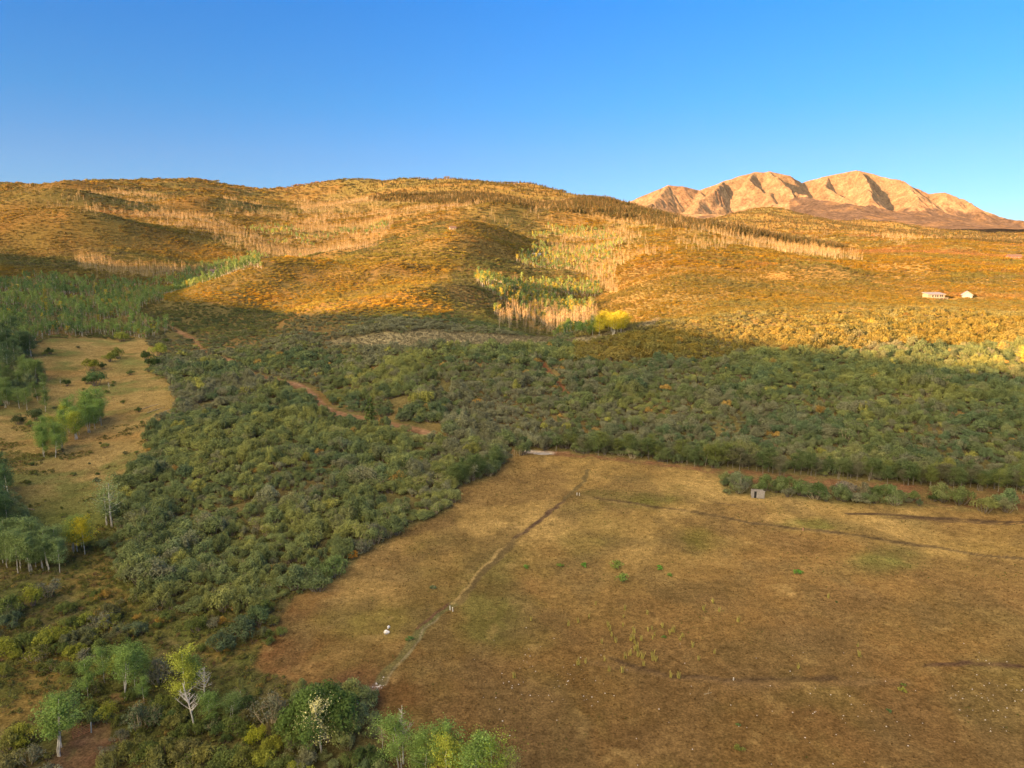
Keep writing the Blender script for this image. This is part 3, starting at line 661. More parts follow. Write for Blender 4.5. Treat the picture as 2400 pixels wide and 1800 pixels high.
# ------------------------------------------------------------------ where plants grow
OPENG = MEAN_OPEN | (OPENW > 0)
def zone(u, v, poly): return inpoly(u, v, poly)
ASPENS = [ # living aspen woods (photo position of the feet)
 [(-300,640),(0,640),(150,650),(300,650),(440,655),(470,670),(380,705),(330,740),(390,765),(440,790),(380,800),(340,790),(240,790),(120,785),(60,820),(90,900),(0,960),(-300,960)],
 [(560,600),(760,590),(900,560),(900,520),(760,520),(640,560)],
 [(1150,610),(1250,600),(1330,560),(1250,520),(1350,520),(1450,560),(1460,600),(1430,650),(1400,690),(1300,700),(1250,690),(1180,690)],
 [(1230,545),(1300,540),(1440,560),(1400,640),(1290,620)],
 [(1100,650),(1250,660),(1400,720),(1390,785),(1290,790),(1150,740)],
 [(1230,730),(1330,720),(1390,740),(1400,780),(1290,795),(1200,770)],
]
DEADS = [
 ([(170,595),(300,605),(480,610),(560,600),(540,650),(430,655),(300,650),(170,640)], 1.0),
 ([(110,480),(330,478),(480,500),(620,560),(720,600),(600,600),(520,575),(400,530),(240,500),(110,500)], 1.0),
 ([(640,600),(860,600),(920,560),(900,480),(760,455),(690,480),(700,540),(600,560)], .9),
 ([(60,440),(300,440),(420,470),(300,480),(60,470)], .5),
 ([(860,520),(1200,520),(1400,500),(1340,480),(1100,475),(900,480)], .6),
 ([(1250,560),(1350,530),(1460,540),(1520,560),(1440,640),(1420,680),(1370,660),(1330,620)], .6),
 ([(1150,700),(1270,690),(1390,720),(1380,770),(1290,790),(1160,760)], .45),
 ([(1560,545),(1700,545),(1900,590),(2060,610),(1980,618),(1760,585),(1580,575)], .9),
 ([(1650,512),(1850,515),(2100,530),(2380,560),(2100,570),(1900,550),(1700,535)], .5),
 ([(1400,500),(1600,505),(1620,530),(1400,535)], .6),
 ([(440,470),(640,480),(700,520),(520,500)], .5),
]
CONS = [[(820,425),(1050,415),(1300,435),(1560,500),(1700,525),(1640,545),(1500,525),(1350,500),(1150,480),(900,475),(780,450)],
        [(1600,515),(1740,530),(1980,580),(1950,585),(1700,550)],[(1550,490),(1800,488),(2100,505),(2400,545),(2700,560),(2400,575),(2000,545),(1800,540),(1600,515)]]
OAK = dict(p=[], s=[], t=[], q=[]); ASP = dict(p=[], s=[], t=[], q=[]); DED = dict(p=[], s=[], t=[], q=[]); CON = dict(p=[], s=[], t=[], q=[])
def emit(D_, X, Y, s, t, kz=None):
    D_['p'].append(np.stack([X, Y, gsample(GZ, X, Y)], 1)); D_['s'].append(s); D_['t'].append(t)
def field(Y0, Y1, cell):
    nX = int((Y1*1.02*2)/cell); nYc = int((Y1-Y0)/cell)+1
    xi, yi = np.meshgrid(np.arange(nX), np.arange(nYc)); X = (xi.ravel()+rng.random(xi.size))*cell-Y1*1.02; Y = Y0+(yi.ravel()+rng.random(xi.size))*cell
    k = (np.abs(X) < Y*.86) & (Y < Y1) & (Y > 40); X = X[k]; Y = Y[k]
    z = gsample(GZ, X, Y); a = X/Y; e = (z-CAMZ)/Y; u, v = ae_to_uv(a, e)
    h_ = gsample(GEmax, X, Y*.997); vis = e+9.0/Y > h_
    k = vis & (u > -130) & (u < 2530); return X[k], Y[k], u[k], v[k]
def palette(X, Y, u, v):
    n_ = len(X); t = np.zeros((n_, 3)); g1 = fbm(X/25, Y/25, 3, 91)+rng.normal(size=n_)*.11; g2 = fbm(X/60, Y/60, 3, 92)+rng.normal(size=n_)*.13
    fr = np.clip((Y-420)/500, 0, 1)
    knl_lit = inpoly(u, v, [(380,705),(600,728),(700,738),(1000,745),(1110,720),(1080,640),(1300,540),(2600,300),(-200,300),(-200,560),(380,640)])
    fr = np.where(knl_lit, np.maximum(fr, .95), fr); fr = np.where(inpoly(u, v, [(1060,740),(1060,640),(1130,600),(1420,640),(1500,740),(1300,800)]), .25, fr)  # golden leaf tint raised over the sunlit knolls, sunlight put into the colour
    base = np.array([.150, .180, .070]); t[:] = base
    t = mixm(t, (g1-.02)*5, c3(.225, .235, .075)); t = mixm(t, (-g1-.06)*6, c3(.11, .15, .072)); t = mixm(t, (g2-.05)*7, c3(.185, .185, .105))
    r_ = rng.random(n_); t[(r_ < .014)] = c3(.27, .265, .07); t[(r_ > .993)] = c3(.36, .24, .07)
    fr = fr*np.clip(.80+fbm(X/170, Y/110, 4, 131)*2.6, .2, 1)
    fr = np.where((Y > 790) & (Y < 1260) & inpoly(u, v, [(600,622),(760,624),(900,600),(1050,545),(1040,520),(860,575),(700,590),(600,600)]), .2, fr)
    autumn_sun = mixm(mixm(np.tile(c3(.40, .245, .025), (n_, 1)), (g1+.02)*4, c3(.32, .20, .06)), (g2)*5, c3(.24, .22, .05))
    autumn_sun = mixm(autumn_sun, (fbm(X/160, Y/160, 3, 95)-.1)*5, c3(.42, .22, .085))
    edge_lit = ((u > 1350) & (v < 860) & (Y > 330)).astype(float)*.5  # sunlit band of the right slope also gets the golden tint painted in
    t = mixm(t, np.clip(fr*.85+edge_lit, 0, 1)*(.6+.5*rng.random(n_)), autumn_sun)
    t = np.where((inpoly(u, v, [(380,705),(600,728),(700,738),(1000,748),(1110,720),(1000,680),(1100,600),(1060,535),(950,555),(850,598),(600,606),(380,690)]) & (Y > 430) & (Y < 1150))[:, None], t*c3(1.5, 1.35, 1.0), t)  # knoll foliage painted brighter and warmer so its sunlit face stands out
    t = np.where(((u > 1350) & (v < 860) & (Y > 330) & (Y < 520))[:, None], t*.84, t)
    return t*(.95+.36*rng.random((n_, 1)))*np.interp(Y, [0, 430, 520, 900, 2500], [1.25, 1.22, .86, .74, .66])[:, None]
for (Y0, Y1, cell, size) in ((60, 230, 2.35, (1.3, 3.2)), (230, 430, 2.7, (1.5, 3.1)), (430, 760, 2.9, (1.4, 2.3)), (760, 1400, 4.7, (2.0, 3.8)), (1400, 2600, 9, (3.2, 6.5)), (2600, 6200, 22, (7, 14))):
    X, Y, u, v = field(Y0, Y1, cell)
    op = gsample(OPENG.astype(float), X, Y) > .45
    inM = gsample(mM.astype(float), X, Y) > .2
    rn = rng.random(len(X)); ca = np.zeros(len(X), int)             # 0 oak
    nz = fbm(X/70, Y/70, 3, 96); n5 = fbm(X/230, Y/230, 4, 141)*1.6
    for poly in ASPENS: ca[zone(u+nz*60+n5*np.clip(Y/12-30, 0, 100), v+nz*34+n5*np.clip(Y/25-15, 0, 50), poly) & (nz > -.06) & (rn < .62) & (Y > 400)] = 1
    ca[(ca == 1) & (rng.random(len(X)) < .10)] = 2
    ca[zone(u, v, [(380,770),(400,690),(430,640),(560,612),(600,606),(640,660),(640,740),(500,760)]) & (Y > 690) & (Y < 1120) & (rn < .85)] = 1
    for poly, dn in DEADS: ca[zone(u+nz*90+n5*90, v+nz*40+n5*44, poly) & (rn < dn*np.clip(.40+fbm(X/130, Y/55, 4, 99)*3.4, .03, .85)) & (Y > 480)] = 2
    for poly in CONS: ca[zone(u+nz*30, v+nz*12, poly) & (rng.random(len(X)) < .72) & (Y > 1200)] = 3
    nearleft = zone(u, v, [(-300,1230),(200,1230),(250,1300),(285,1370),(370,1425),(460,1440),(600,1440),(680,1400),(700,2200),(-400,2200)])
    hole = fbm(X/14, Y/14, 3, 97) > np.where(u > 1100, .33, .24)
    ok = ~op & ~inM & ~((ca == 0) & hole) & ~nearleft
    keep = ok & (rn > -1)
    q = keep & (ca == 0); X0_, Y0_ = X[q], Y[q]
    sz = (size[0]+(size[1]-size[0])*rng.random(q.sum())**1.6)*(1+1.1*fbm(X0_/18, Y0_/18, 2, 120))
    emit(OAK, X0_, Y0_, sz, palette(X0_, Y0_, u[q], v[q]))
    rs = 1 if Y0 < 1400 else 1.0
    if Y0 >= 230:
        dens = 1 if Y0 < 1400 else 1.6
        for c_, D_ in ((1, ASP), (2, DED), (3, CON)):
            q = keep & (ca == c_)
            if Y0 == 430 and c_ == 1: q &= rng.random(len(X)) < .75
            if not q.any(): continue
            Xa, Ya, ua, va = X[q], Y[q], u[q], v[q]
            if dens > 1:
                ex = rng.random(len(Xa)) < (dens-1) if dens < 2 else np.ones(len(Xa), bool)
                Xa = np.concatenate([Xa, Xa[ex]+rng.normal(size=ex.sum())*cell*.5]); Ya = np.concatenate([Ya, Ya[ex]+rng.normal(size=ex.sum())*cell*.5]); ua = np.concatenate([ua, ua[ex]])
            m_ = len(Xa)
            if c_ == 1:
                s = 4.5+4.2*rng.random(m_)+np.clip(Ya-1000, 0, 1500)*.003; tt_ = mixm(np.tile(c3(.16, .25, .085), (m_, 1)), fbm(Xa/40, Ya/40, 3, 98)*5+.3+rng.normal(size=m_)*.3, c3(.27, .36, .10)); y_ = rng.random(m_) < .06+.25*(ua > 1100); tt_[y_] = c3(.42, .36, .06)
                tt_ = tt_*(.8+.4*rng.random((m_, 1)))
            elif c_ == 2: s = 6.5+5.5*rng.random(m_)**1.5+np.clip(Ya-1400, 0, 1500)*.003; tt_ = np.tile(c3(.34, .235, .085), (m_, 1))*(.45+.8*rng.random((m_, 1)))
            else: s = (6+7*rng.random(m_))*(1+.25*(Ya > 3500)); tt_ = mixm(np.tile(c3(.09, .09, .035), (m_, 1)), rng.random(m_)*1.1-.2, c3(.20, .135, .05))
            emit(D_, Xa, Ya, s, tt_)
for D_ in (OAK, ASP, DED, CON):
    D_['p'] = np.concatenate(D_['p']); D_['s'] = np.concatenate(D_['s']); D_['t'] = np.concatenate(D_['t'])
    print('count', len(D_['p']))

# keep automatic oak off hand-placed things
HAND = []
def clearing(u, v, r): x, y, z = pix(u, v); HAND.append((x, y, r))
def usize(px, u, v):                       # metres that span px photo pixels (2400 wide) at a ground point
    x, y, z = pix(u, v); return px*(y*cp-(z-CAMZ)*sp)/F
clearing(1775, 1165, 5); clearing(868, 985, 2.2); clearing(2200, 700, 16); clearing(2275, 698, 10); clearing(500, 647, 7); clearing(533, 642, 7)
clearing(1430, 785, 8); clearing(1060, 540, 12); clearing(1255, 600, 14); clearing(2378, 608, 16)
for u_, v_ in ((500, 647), (530, 644)):
    hx, hy, _ = pix(u_, v_)
    for f_ in np.linspace(.78, 1.0, 12): HAND.append((hx*f_, hy*f_, 11))
def notclear(D_):
    k = np.ones(len(D_['p']), bool)
    for x, y, r in HAND: k &= (D_['p'][:, 0]-x)**2+(D_['p'][:, 1]-y)**2 > r*r
    for q in ('p', 's', 't'): D_[q] = D_[q][k]

# ---- hand-placed plants -------------------------------------------------------
G_, DG, GG, YG, YL, OR, AG, AY = (.10,.125,.035), (.065,.095,.032), (.14,.145,.09), (.20,.21,.035), (.36,.31,.03), (.42,.22,.04), (.155,.225,.06), (.28,.30,.05)
NHAND = {}
def put_shrub(u, v, wpx, t, label, kind='n', hk=1.0, cat='shrub', name='oak_shrub', group=None):
    x, y, z = pix(u, v); w_ = usize(wpx, u, v)/2; i = random.randrange(8)
    if kind == 'b': c, s = BIG_Tm
    elif kind == 'g': c, s = SHR_Gm[i % 4]
    else: c, s = SHR_Nm[i]
    t = np.array(t)*random.uniform(.9, 1.12)
    return plant(name, (x, y, z-.05), (w_, w_, w_*hk), random.random()*6.28, t, [('crown', c), ('stems', s)], label, cat, group)
def put_aspen(u, v, hpx, t, label, kind='a', name='aspen_tree', group=None, wide=1.0, idx=None):
    x, y, z = pix(u, v); a, e = uv_to_ae(u, v-hpx); h = (CAMZ+y*float(e))-z; i = random.randrange(7) if idx is None else idx
    rot = random.random()*6.28
    if kind == 'a': parts = [('crown', ASP_Nm[i][0]), ('trunk', ASP_Nm[i][1])]
    elif kind == 'o': parts = [('crown', ASP_Om[i][0]), ('trunk', ASP_Om[i][1])]
    elif kind == 's': parts = [('crown', SPA_Nm[i % 3][0]), ('trunk', SPA_Nm[i % 3][1])]
    elif kind == 'c': parts = [('tree', CON_m[i % 4])]
    else: parts = [('tree', DED_Nm[i % 4])]
    return plant(name, (x, y, z-.05), (h*wide, h*wide, h), rot, np.array(t)*random.uniform(.92, 1.1), parts, label, 'tree', group)

# bottom left trees
put_aspen(130, 1775, 135, AG, 'leafy aspen with twin white trunks at the lower left beside the rusty gate', idx=2, wide=1.5)
put_aspen(143, 1752, 110, AG, 'shorter aspen close behind the twin-trunked one by the rusty gate', idx=1, wide=1.3)
put_aspen(207, 1640, 90, AG, 'slim aspen at the left end of the lower left grove', idx=0)
put_aspen(245, 1600, 80, AG, 'small aspen second from the left in the lower left grove', idx=3)
put_aspen(280, 1640, 120, AG, 'tall aspen with three pale stems in the middle of the lower left grove', idx=5, wide=1.25)
put_aspen(293, 1625, 105, AG, 'leaning aspen right behind the three-stemmed one in the lower left grove', idx=4)
put_aspen(317, 1622, 110, (.13,.19,.05), 'aspen with a bright bare trunk at the right of the lower left grove', idx=1)
put_aspen(342, 1595, 75, (.13,.19,.05), 'thin aspen at the right edge of the lower left grove before grey brush', idx=6)
put_aspen(338, 1650, 60, AG, 'young green aspen just below the lower left grove', idx=3)
put_aspen(437, 1658, 130, AY, 'yellow green aspen left of the broken white snag', idx=0, wide=1.2)
put_aspen(452, 1640, 100, AG, 'green aspen between yellow green aspen and white snag', idx=4, wide=1.2)
put_aspen(458, 1720, 120, (.5,.42,.35), 'broken dead white tree with drooping bare limbs, bottom left', kind='d', name='dead_tree', idx=0, wide=1.2)
put_aspen(480, 1650, 90, (.5,.42,.35), 'small bare pinkish tree behind the white snag', kind='d', name='dead_tree', idx=2, wide=1.5)
put_aspen(490, 1700, 75, (.13,.19,.05), 'young green aspen just right of the white snag', idx=3, wide=1.5)
put_aspen(533, 1700, 65, (.13,.18,.06), 'small blue green aspen second right of the white snag', idx=5, wide=1.5)
put_aspen(565, 1630, 38, (.2,.2,.06), 'tiny pale sapling above the young aspens right of the snag', idx=2, wide=1.3)
put_aspen(755, 1775, 125, (.50,.46,.20), 'thin pale aspen with cream leaves in front of the big round tree', kind='s', idx=0, wide=1.15)
put_aspen(897, 1755, 55, (.3,.26,.12), 'small thin pinkish sapling between round tree and bottom aspens', kind='s', idx=1, wide=.8)
put_aspen(950, 1800, 130, AG, 'green aspen with bare grey top at the bottom edge', idx=5, wide=1.3)
put_aspen(945, 1790, 128, (.5,.45,.4), 'bare grey forked tree within the green aspen at the bottom edge', kind='d', name='dead_tree', idx=1, wide=1.1)
for u, v, h, t, lb in [(975,1830,95,AG,'low green aspen at bottom edge right of the forked grey tree'),(1000,1850,130,AG,'pale trunked aspen left of the yellow green one at bottom edge'),
    (1045,1880,150,AY,'yellow green aspen brightest of those along the bottom edge'),(1060,1860,165,AG,'dark green aspen behind the brightest yellow green one'),(1090,1870,120,AY,'small yellow green aspen at the bottom between two taller ones'),
    (1120,1880,165,AG,'tall rounded green aspen right of the yellow green ones at bottom'),(1150,1880,150,(.20,.26,.045),'bright green aspen last but one at right of bottom row'),(1185,1870,105,(.24,.22,.09),'thin brownish aspen ending the bottom row at right'),
    (1012,1900,100,AY,'yellow aspen top just showing at the bottom edge')]:
    put_aspen(u, v, h, t, lb, wide=1.15)
put_shrub(752, 1738, 190, (.085,.13,.035), 'big round dark green tree at the bottom beside the meadow', 'b', hk=1.2, cat='tree', name='round_tree')
put_shrub(690, 1745, 110, (.10,.13,.035), 'lower left lobe bush leaning on the big round tree', hk=1.1)
put_shrub(635, 1700, 100, GG, 'tall grey twiggy bush left of the big round tree', 'g', 1.25, name='grey_bush')
put_shrub(330, 1712, 85, (.11,.135,.07), 'tall blue grey bush below the lower left grove', 'g', 1.25, name='grey_bush')
put_shrub(355, 1700, 70, (.10,.13,.06), 'right half of the blue grey brush below the grove', 'g', 1.2, name='grey_bush')
put_shrub(250, 1690, 60, YG, 'bright yellow green round bush near the gate post', hk=1.2, name='willow_bush')
put_shrub(215, 1680, 55, (.12,.14,.035), 'green bush between gate and bright yellow green bush', hk=1.2)
put_shrub(370, 1600, 90, GG, 'large grey brush right behind the lower left grove', 'g', 1.0, name='grey_bush')
put_shrub(600, 1740, 60, (.26,.27,.03), 'bright yellow bush left of the big round tree', hk=1.2, name='willow_bush')
put_shrub(575, 1660, 50, DG, 'small dark bush beside the tall grey twiggy bush')
hand = [ # u, v, width px, tint, kind, label
 (30,1440,80,G_,'n',''),(75,1420,75,YG,'n',''),(110,1400,75,GG,'g',''),(30,1470,60,(.09,.12,.06),'n',''),(20,1530,70,YG,'n',''),(60,1520,70,G_,'n',''),(110,1515,70,YG,'n',''),
 (150,1500,60,YG,'n',''),(170,1480,60,G_,'n',''),(200,1470,60,(.17,.19,.035),'n',''),(235,1470,65,GG,'g',''),(255,1450,60,(.12,.12,.05),'n',''),(180,1545,60,YG,'n',''),(210,1550,60,GG,'g',''),
 (235,1535,60,G_,'n',''),(150,1580,50,G_,'n',''),(320,1490,60,(.11,.14,.07),'n',''),(285,1505,45,(.12,.11,.06),'g',''),(460,1480,60,G_,'n',''),(500,1470,40,GG,'g',''),(520,1525,80,(.09,.12,.06),'n',''),
 (560,1500,90,(.095,.125,.06),'n',''),(600,1470,80,(.085,.12,.05),'n',''),(620,1440,55,(.11,.14,.04),'n',''),(190,1620,60,(.09,.12,.045),'n',''),(165,1650,60,(.09,.12,.05),'n',''),(190,1680,50,DG,'n',''),
 (400,1700,60,DG,'n',''),(420,1680,70,(.12,.13,.035),'n',''),(385,1660,60,(.12,.14,.035),'n',''),(550,1720,80,G_,'n',''),(580,1700,60,(.16,.14,.05),'n',''),(510,1720,50,DG,'n',''),
 (300,1780,80,(.16,.16,.045),'n',''),(345,1790,80,G_,'n',''),(390,1785,90,(.15,.15,.045),'n',''),(440,1780,80,(.15,.14,.05),'n',''),(480,1790,80,(.17,.16,.045),'n',''),(530,1800,90,G_,'n',''),(580,1800,80,(.15,.16,.04),'n',''),
 (620,1800,80,YG,'n',''),(660,1820,80,G_,'n',''),(250,1810,70,(.15,.15,.05),'n',''),(360,1840,90,(.14,.14,.045),'n',''),(430,1840,90,(.16,.15,.045),'n',''),(500,1850,90,G_,'n',''),(570,1860,90,(.15,.16,.04),'n',''),(250,1770,45,GG,'g',''),(285,1740,50,GG,'g',''),
 (60,1740,80,YG,'n',''),(20,1760,80,(.17,.17,.045),'n',''),(70,1790,70,GG,'g',''),(20,1810,80,(.16,.15,.06),'n',''),(110,1830,70,GG,'g',''),
 (700,1830,80,YG,'n',''),(760,1850,70,YG,'n',''),(820,1800,60,G_,'n',''),(860,1790,70,DG,'n',''),(890,1800,70,DG,'n',''),(840,1840,60,AG,'n',''),(920,1850,70,DG,'n',''),(640,1760,60,YG,'n',''),
 (700,1380,95,(.12,.15,.065),'n',''),(745,1385,80,(.115,.145,.06),'n',''),(790,1350,80,(.11,.15,.05),'n',''),(740,1350,70,(.11,.145,.055),'n',''),(845,1295,60,GG,'g',''),(880,1270,70,GG,'g',''),(830,1308,30,OR,'n',''),
 (660,1490,35,G_,'n',''),(130,845+30,0,G_,'n',''),
]
rf_ = random.Random(19)
for _ in range(75):
    u = rf_.uniform(150, 640); v = rf_.uniform(1590, 1820)
    if inpoly(np.array([u]), np.array([v]), BARE)[0] or (v < 1640 and u > 380): continue
    hand.append((u, v, rf_.uniform(28, 60), rf_.choice([G_, DG, (.12,.13,.035), (.15,.15,.045), (.10,.13,.055)]), rf_.choice('nnng'), ''))
for _ in range(45):
    hand.append((rf_.uniform(-10, 300), rf_.uniform(1430, 1590), rf_.uniform(28, 60), rf_.choice([G_, YG, (.12,.13,.035), (.17,.18,.04), (.12,.13,.06)]), rf_.choice('nnng'), ''))
for _ in range(40):
    hand.append((rf_.uniform(230, 640), rf_.uniform(1400, 1540), rf_.uniform(22, 48), rf_.choice([G_, (.15,.15,.045), (.17,.17,.05), (.12,.13,.06), (.3,.2,.05)]), rf_.choice('nnng'), ''))
LMK = [(130,1770,'twin trunked aspen'),(280,1600,'lower left aspen grove'),(212,1715,'grey gate post'),(455,1700,'white snag'),(752,1700,'big round tree'),(345,1700,'blue grey brush'),(437,1600,'yellow green aspen'),(60,1320,'pale green left stand'),
       (200,1290,'yellow topped aspen'),(560,1500,'meadow edge'),(30,1440,'far left edge'),(700,1380,'thicket front'),(600,1800,'bottom edge'),(400,1480,'gap below the thicket'),(250,1500,'open slope at left')]
def near(u, v):
    lu, lv, nm = min(LMK, key=lambda q: (q[0]-u)**2+(q[1]-v)**2); dx, dy = u-lu, v-lv
    if dx*dx+dy*dy < 500: return 'right by the '+nm
    return ('left of' if dx < 0 else 'right of') + ' the '+nm if abs(dx) > abs(dy) else ('below' if dy > 0 else 'above')+' the '+nm
cw = lambda t: ('orange' if t[0] > .3 else 'bright yellow green' if t[0] > .18 and t[2] < .04 else 'grey' if t[2] > .08 else 'dark green' if t[0] < .08 else 'olive brown' if t[0] > .145 else 'green')
for u, v, wp, t, k, lb in hand:
    if wp == 0: continue
    where = 'along the bottom edge left of centre' if v > 1730 and u > 200 else 'at the far left bottom corner' if v > 1700 else 'on the open slope above the lower left grove' if v > 1400 and u < 420 else 'around the lower left aspen grove' if v > 1600 else 'on the left edge of the brown meadow'
    put_shrub(u, v, wp, t, '%s %s %s %s' % ('large' if wp > 70 else 'small' if wp < 42 else 'medium', cw(t), 'twiggy bush' if k == 'g' else 'leafy bush', near(u, v)), k, 1.0, group='bushes in the lower left')
# clumps further up the valley
def clump(spots, tb, group, where, wide=1.25):
    for i, (u, v, h, t) in enumerate(spots):
        us = sorted(q[0] for q in spots); vs = sorted(q[1] for q in spots); m = len(us)
        col = 'left part' if u < us[m//3] else 'right part' if u > us[2*m//3] else 'middle'; row = 'front' if v > vs[m//2] else 'back'
        put_aspen(u, v, h, t, '%s %s, %s row, %s' % ('taller' if h > sum(q[2] for q in spots)/m else 'shorter', where, row, col), group=group, wide=wide)
rs = random.Random(5)
cl = []
for i in range(34):
    f = rs.random(); u = 100+125*f+rs.uniform(-15, 15); v = 1075-70*f+rs.uniform(-45, 8)*(1-.3*f); cl.append((u, v, rs.uniform(48, 72), AG if rs.random() < .8 else AY))
clump(sorted(cl), AG, 'aspens of the island clump in the left grassland', 'green aspen in the island clump on the left grassland')
cl = [(rs.uniform(-20, 145), rs.uniform(1300, 1345), rs.uniform(60, 95), (.15,.20,.075)) for i in range(30)]
clump(cl, AG, 'pale green aspens at the left edge', 'pale green aspen in the stand at the left edge')
cl = [(rs.uniform(150, 200), rs.uniform(1285, 1310), rs.uniform(60, 80), (.17,.22,.06)) for i in range(6)]
clump(cl, AG, 'aspens beside the yellow topped one', 'green aspen beside the yellow topped one at left')
put_aspen(200, 1300, 85, YL, 'aspen with a yellow top at the left, below the sparse white-limbed tree', idx=1, wide=1.2)
put_aspen(262, 1235, 105, (.2,.24,.1), 'sparse aspen with white forked limbs standing alone left of the thicket', kind='s', idx=1, wide=1.4)
put_aspen(250, 1232, 85, (.17,.22,.08), 'thinner sparse aspen just left of the white forked one', kind='s', idx=2, wide=1.3)
cl = [(rs.uniform(-30, 25), rs.uniform(1130, 1260), rs.uniform(60, 90), (.075,.12,.05)) for i in range(14)]
clump(cl, AG, 'dark trees at the far left edge', 'dark green tree at the far left edge beyond the log')
cl = [(rs.uniform(-20, 110), rs.uniform(880, 965), rs.uniform(35, 55), (.14,.19,.06)) for i in range(34)]
clump(cl, AG, 'young aspens at the left edge of the grassland', 'young green aspen at left edge of the grassland')
cl = [(rs.uniform(-20, 85), rs.uniform(800, 880), rs.uniform(40, 60), (.08,.12,.055)) for i in range(22)]
clump(cl, AG, 'dark aspens bordering the grassland', 'dark green aspen bordering the left grassland')
for u, v, w_, t, lb in [(213,868,42,YG,'yellow green willow standing alone in the upper left grassland'),(255,848,32,(.17,.19,.04),'lower yellow green bush right of the lone willow'),(278,840,36,(.15,.17,.04),'olive bush topping the grassland beside the lone willow'),
    (225,905,55,(.09,.14,.05),'dark green bush below the lone willow'),(205,900,30,DG,'small dark bush left of the dark green one below the willow'),(117,830,22,DG,'tiny dark bush on the upper left grassland'),(240,865,22,DG,'small dark bush touching the lone willow'),
    (285,800,34,(.22,.24,.05),'pale yellow green tree at the top of the grassland'),(345,845,34,DG,'dark bush at the upper left corner of the thicket'),(372,835,46,(.24,.26,.05),'bright yellow green tree at the thicket corner'),(360,862,40,DG,'dark bush below the bright yellow green tree'),
    (155,905,24,DG,'small dark bush beside a bare snag in the left grassland'),(85,985,42,(.085,.11,.045),'low dark bush in the middle left grassland'),(45,995,34,(.085,.10,.045),'round dark bush at far left of grassland'),(72,1000,22,(.14,.18,.05),'small green bush beside the round dark bush'),
    (60,870,55,(.08,.085,.05),'blackish bush at the left of the upper grassland')]:
    put_shrub(u, v, w_, t, lb, hk=1.15, name='willow_bush' if t[0] > .15 else 'oak_shrub')
put_aspen(256, 915, 20, (.5,.45,.4), 'short white snag standing in the left grassland', kind='d', name='dead_tree', wide=.8)
put_aspen(143, 905, 18, (.5,.45,.4), 'leaning white snag at the left of the grassland', kind='d', name='dead_tree', wide=.8)
rv_ = random.Random(41)
for i in range(46):
    f = rv_.random()
    if f < .5: u, v = rv_.uniform(20, 390), rv_.uniform(800, 1000)
    else: u, v = rv_.uniform(60, 330), rv_.uniform(1000, 1230)
    t = rv_.choice([DG, G_, (.12,.15,.05), (.16,.18,.05), (.11,.12,.06)])
    put_shrub(u, v, rv_.uniform(9, 22), t, '%s low bush dotted over the %s left grassland' % (cw(t), 'upper' if v < 1000 else 'lower'), hk=.9, group='low bushes dotted over the left grassland')
# bushes along the far side of the meadow
for u, v, w_, t, k, lb in [(1700,1130,36,(.19,.21,.08),'n','pale round bush starting the row at the far meadow edge'),(1730,1155,52,GG,'g','grey leafless looking bush left of the ruined log cabin'),(1752,1135,34,(.13,.18,.06),'n','green bush behind the ruined log cabin at left'),
    (1798,1150,56,(.10,.135,.045),'n','tall green bush right behind the log cabin'),(1840,1152,56,(.11,.145,.045),'n','green bush second right of the log cabin'),(1875,1160,54,(.095,.135,.045),'n','green bush third right of the log cabin'),(1912,1168,58,(.085,.125,.04),'n','dark green bush fourth right of the log cabin'),
    (1980,1162,58,(.17,.15,.11),'g','greyish pink bush in the middle of the far bush row'),(2022,1165,50,(.14,.14,.08),'g','grey bush right of the greyish pink one'),(2050,1168,46,(.10,.135,.045),'n','green bush near the right end of the long bush row'),(2082,1165,50,(.11,.15,.05),'n','last green bush of the long row'),
    (2136,1172,36,(.13,.16,.05),'n','small tree between long bush row and pale round bushes'),(2210,1175,64,(.17,.19,.07),'n','pale round bush left of its twin near the right'),(2250,1182,62,(.15,.18,.06),'n','pale green round bush right of its twin near the right'),(2365,1190,66,(.14,.19,.08),'n','big blue green round bush at the right edge of the meadow'),
    (1222,1066,46,(.10,.12,.045),'n','dark bush beside the pale rock slab at the top of the meadow'),(2190,1175,30,DG,'n','small dark bush beside the pale round pair')]:
    put_shrub(u, v, w_, t, lb, k, 1.1)
re_ = random.Random(77)
el = [(1290,1058),(1400,1066),(1500,1078),(1600,1090),(1690,1098),(1760,1108),(1900,1118),(2050,1130),(2200,1142),(2330,1152),(2420,1158)]
for i in range(78):
    u = 1290+1120*(i+re_.random())/78; v = np.interp(u, [e[0] for e in el], [e[1] for e in el])-re_.uniform(-3, 9)
    put_aspen(u, v, re_.uniform(34, 56), re_.choice([(.105,.135,.05),(.12,.145,.055),(.09,.12,.045),(.15,.17,.05),(.13,.125,.07)]),
              '%s small tree with bare pale stems in the line above the meadow, %s' % (('left' if u < 1650 else 'right of the cabin' if u > 1900 else 'near the cabin'), re_.choice(['leaning', 'upright'])) if False else
              'small oak tree with pale stems on the meadow edge, %s' % ('just right of the rock slab' if u < 1420 else 'midway between rock slab and cabin' if u < 1600 else 'left of the cabin' if u < 1760 else 'behind the cabin bushes' if u < 1920 else 'behind the greyish pink bush' if u < 2080 else 'behind the pale round bushes' if u < 2280 else 'at the far right end'),
              kind='o', name='oak_tree', group='small oak trees along the slope foot', wide=re_.uniform(1.3, 1.8))
for i in range(22):
    f = re_.random(); put_aspen(1060+125*f+re_.uniform(-8, 8), 1142-50*f+re_.uniform(-6, 6), re_.uniform(34, 50), re_.choice([(.09,.125,.045),(.11,.14,.05)]),
              'small oak tree with pale stems at the pointed right end of the thicket', kind='o', name='oak_tree', group='small oak trees at the thicket tip', wide=re_.uniform(1.4, 1.9))
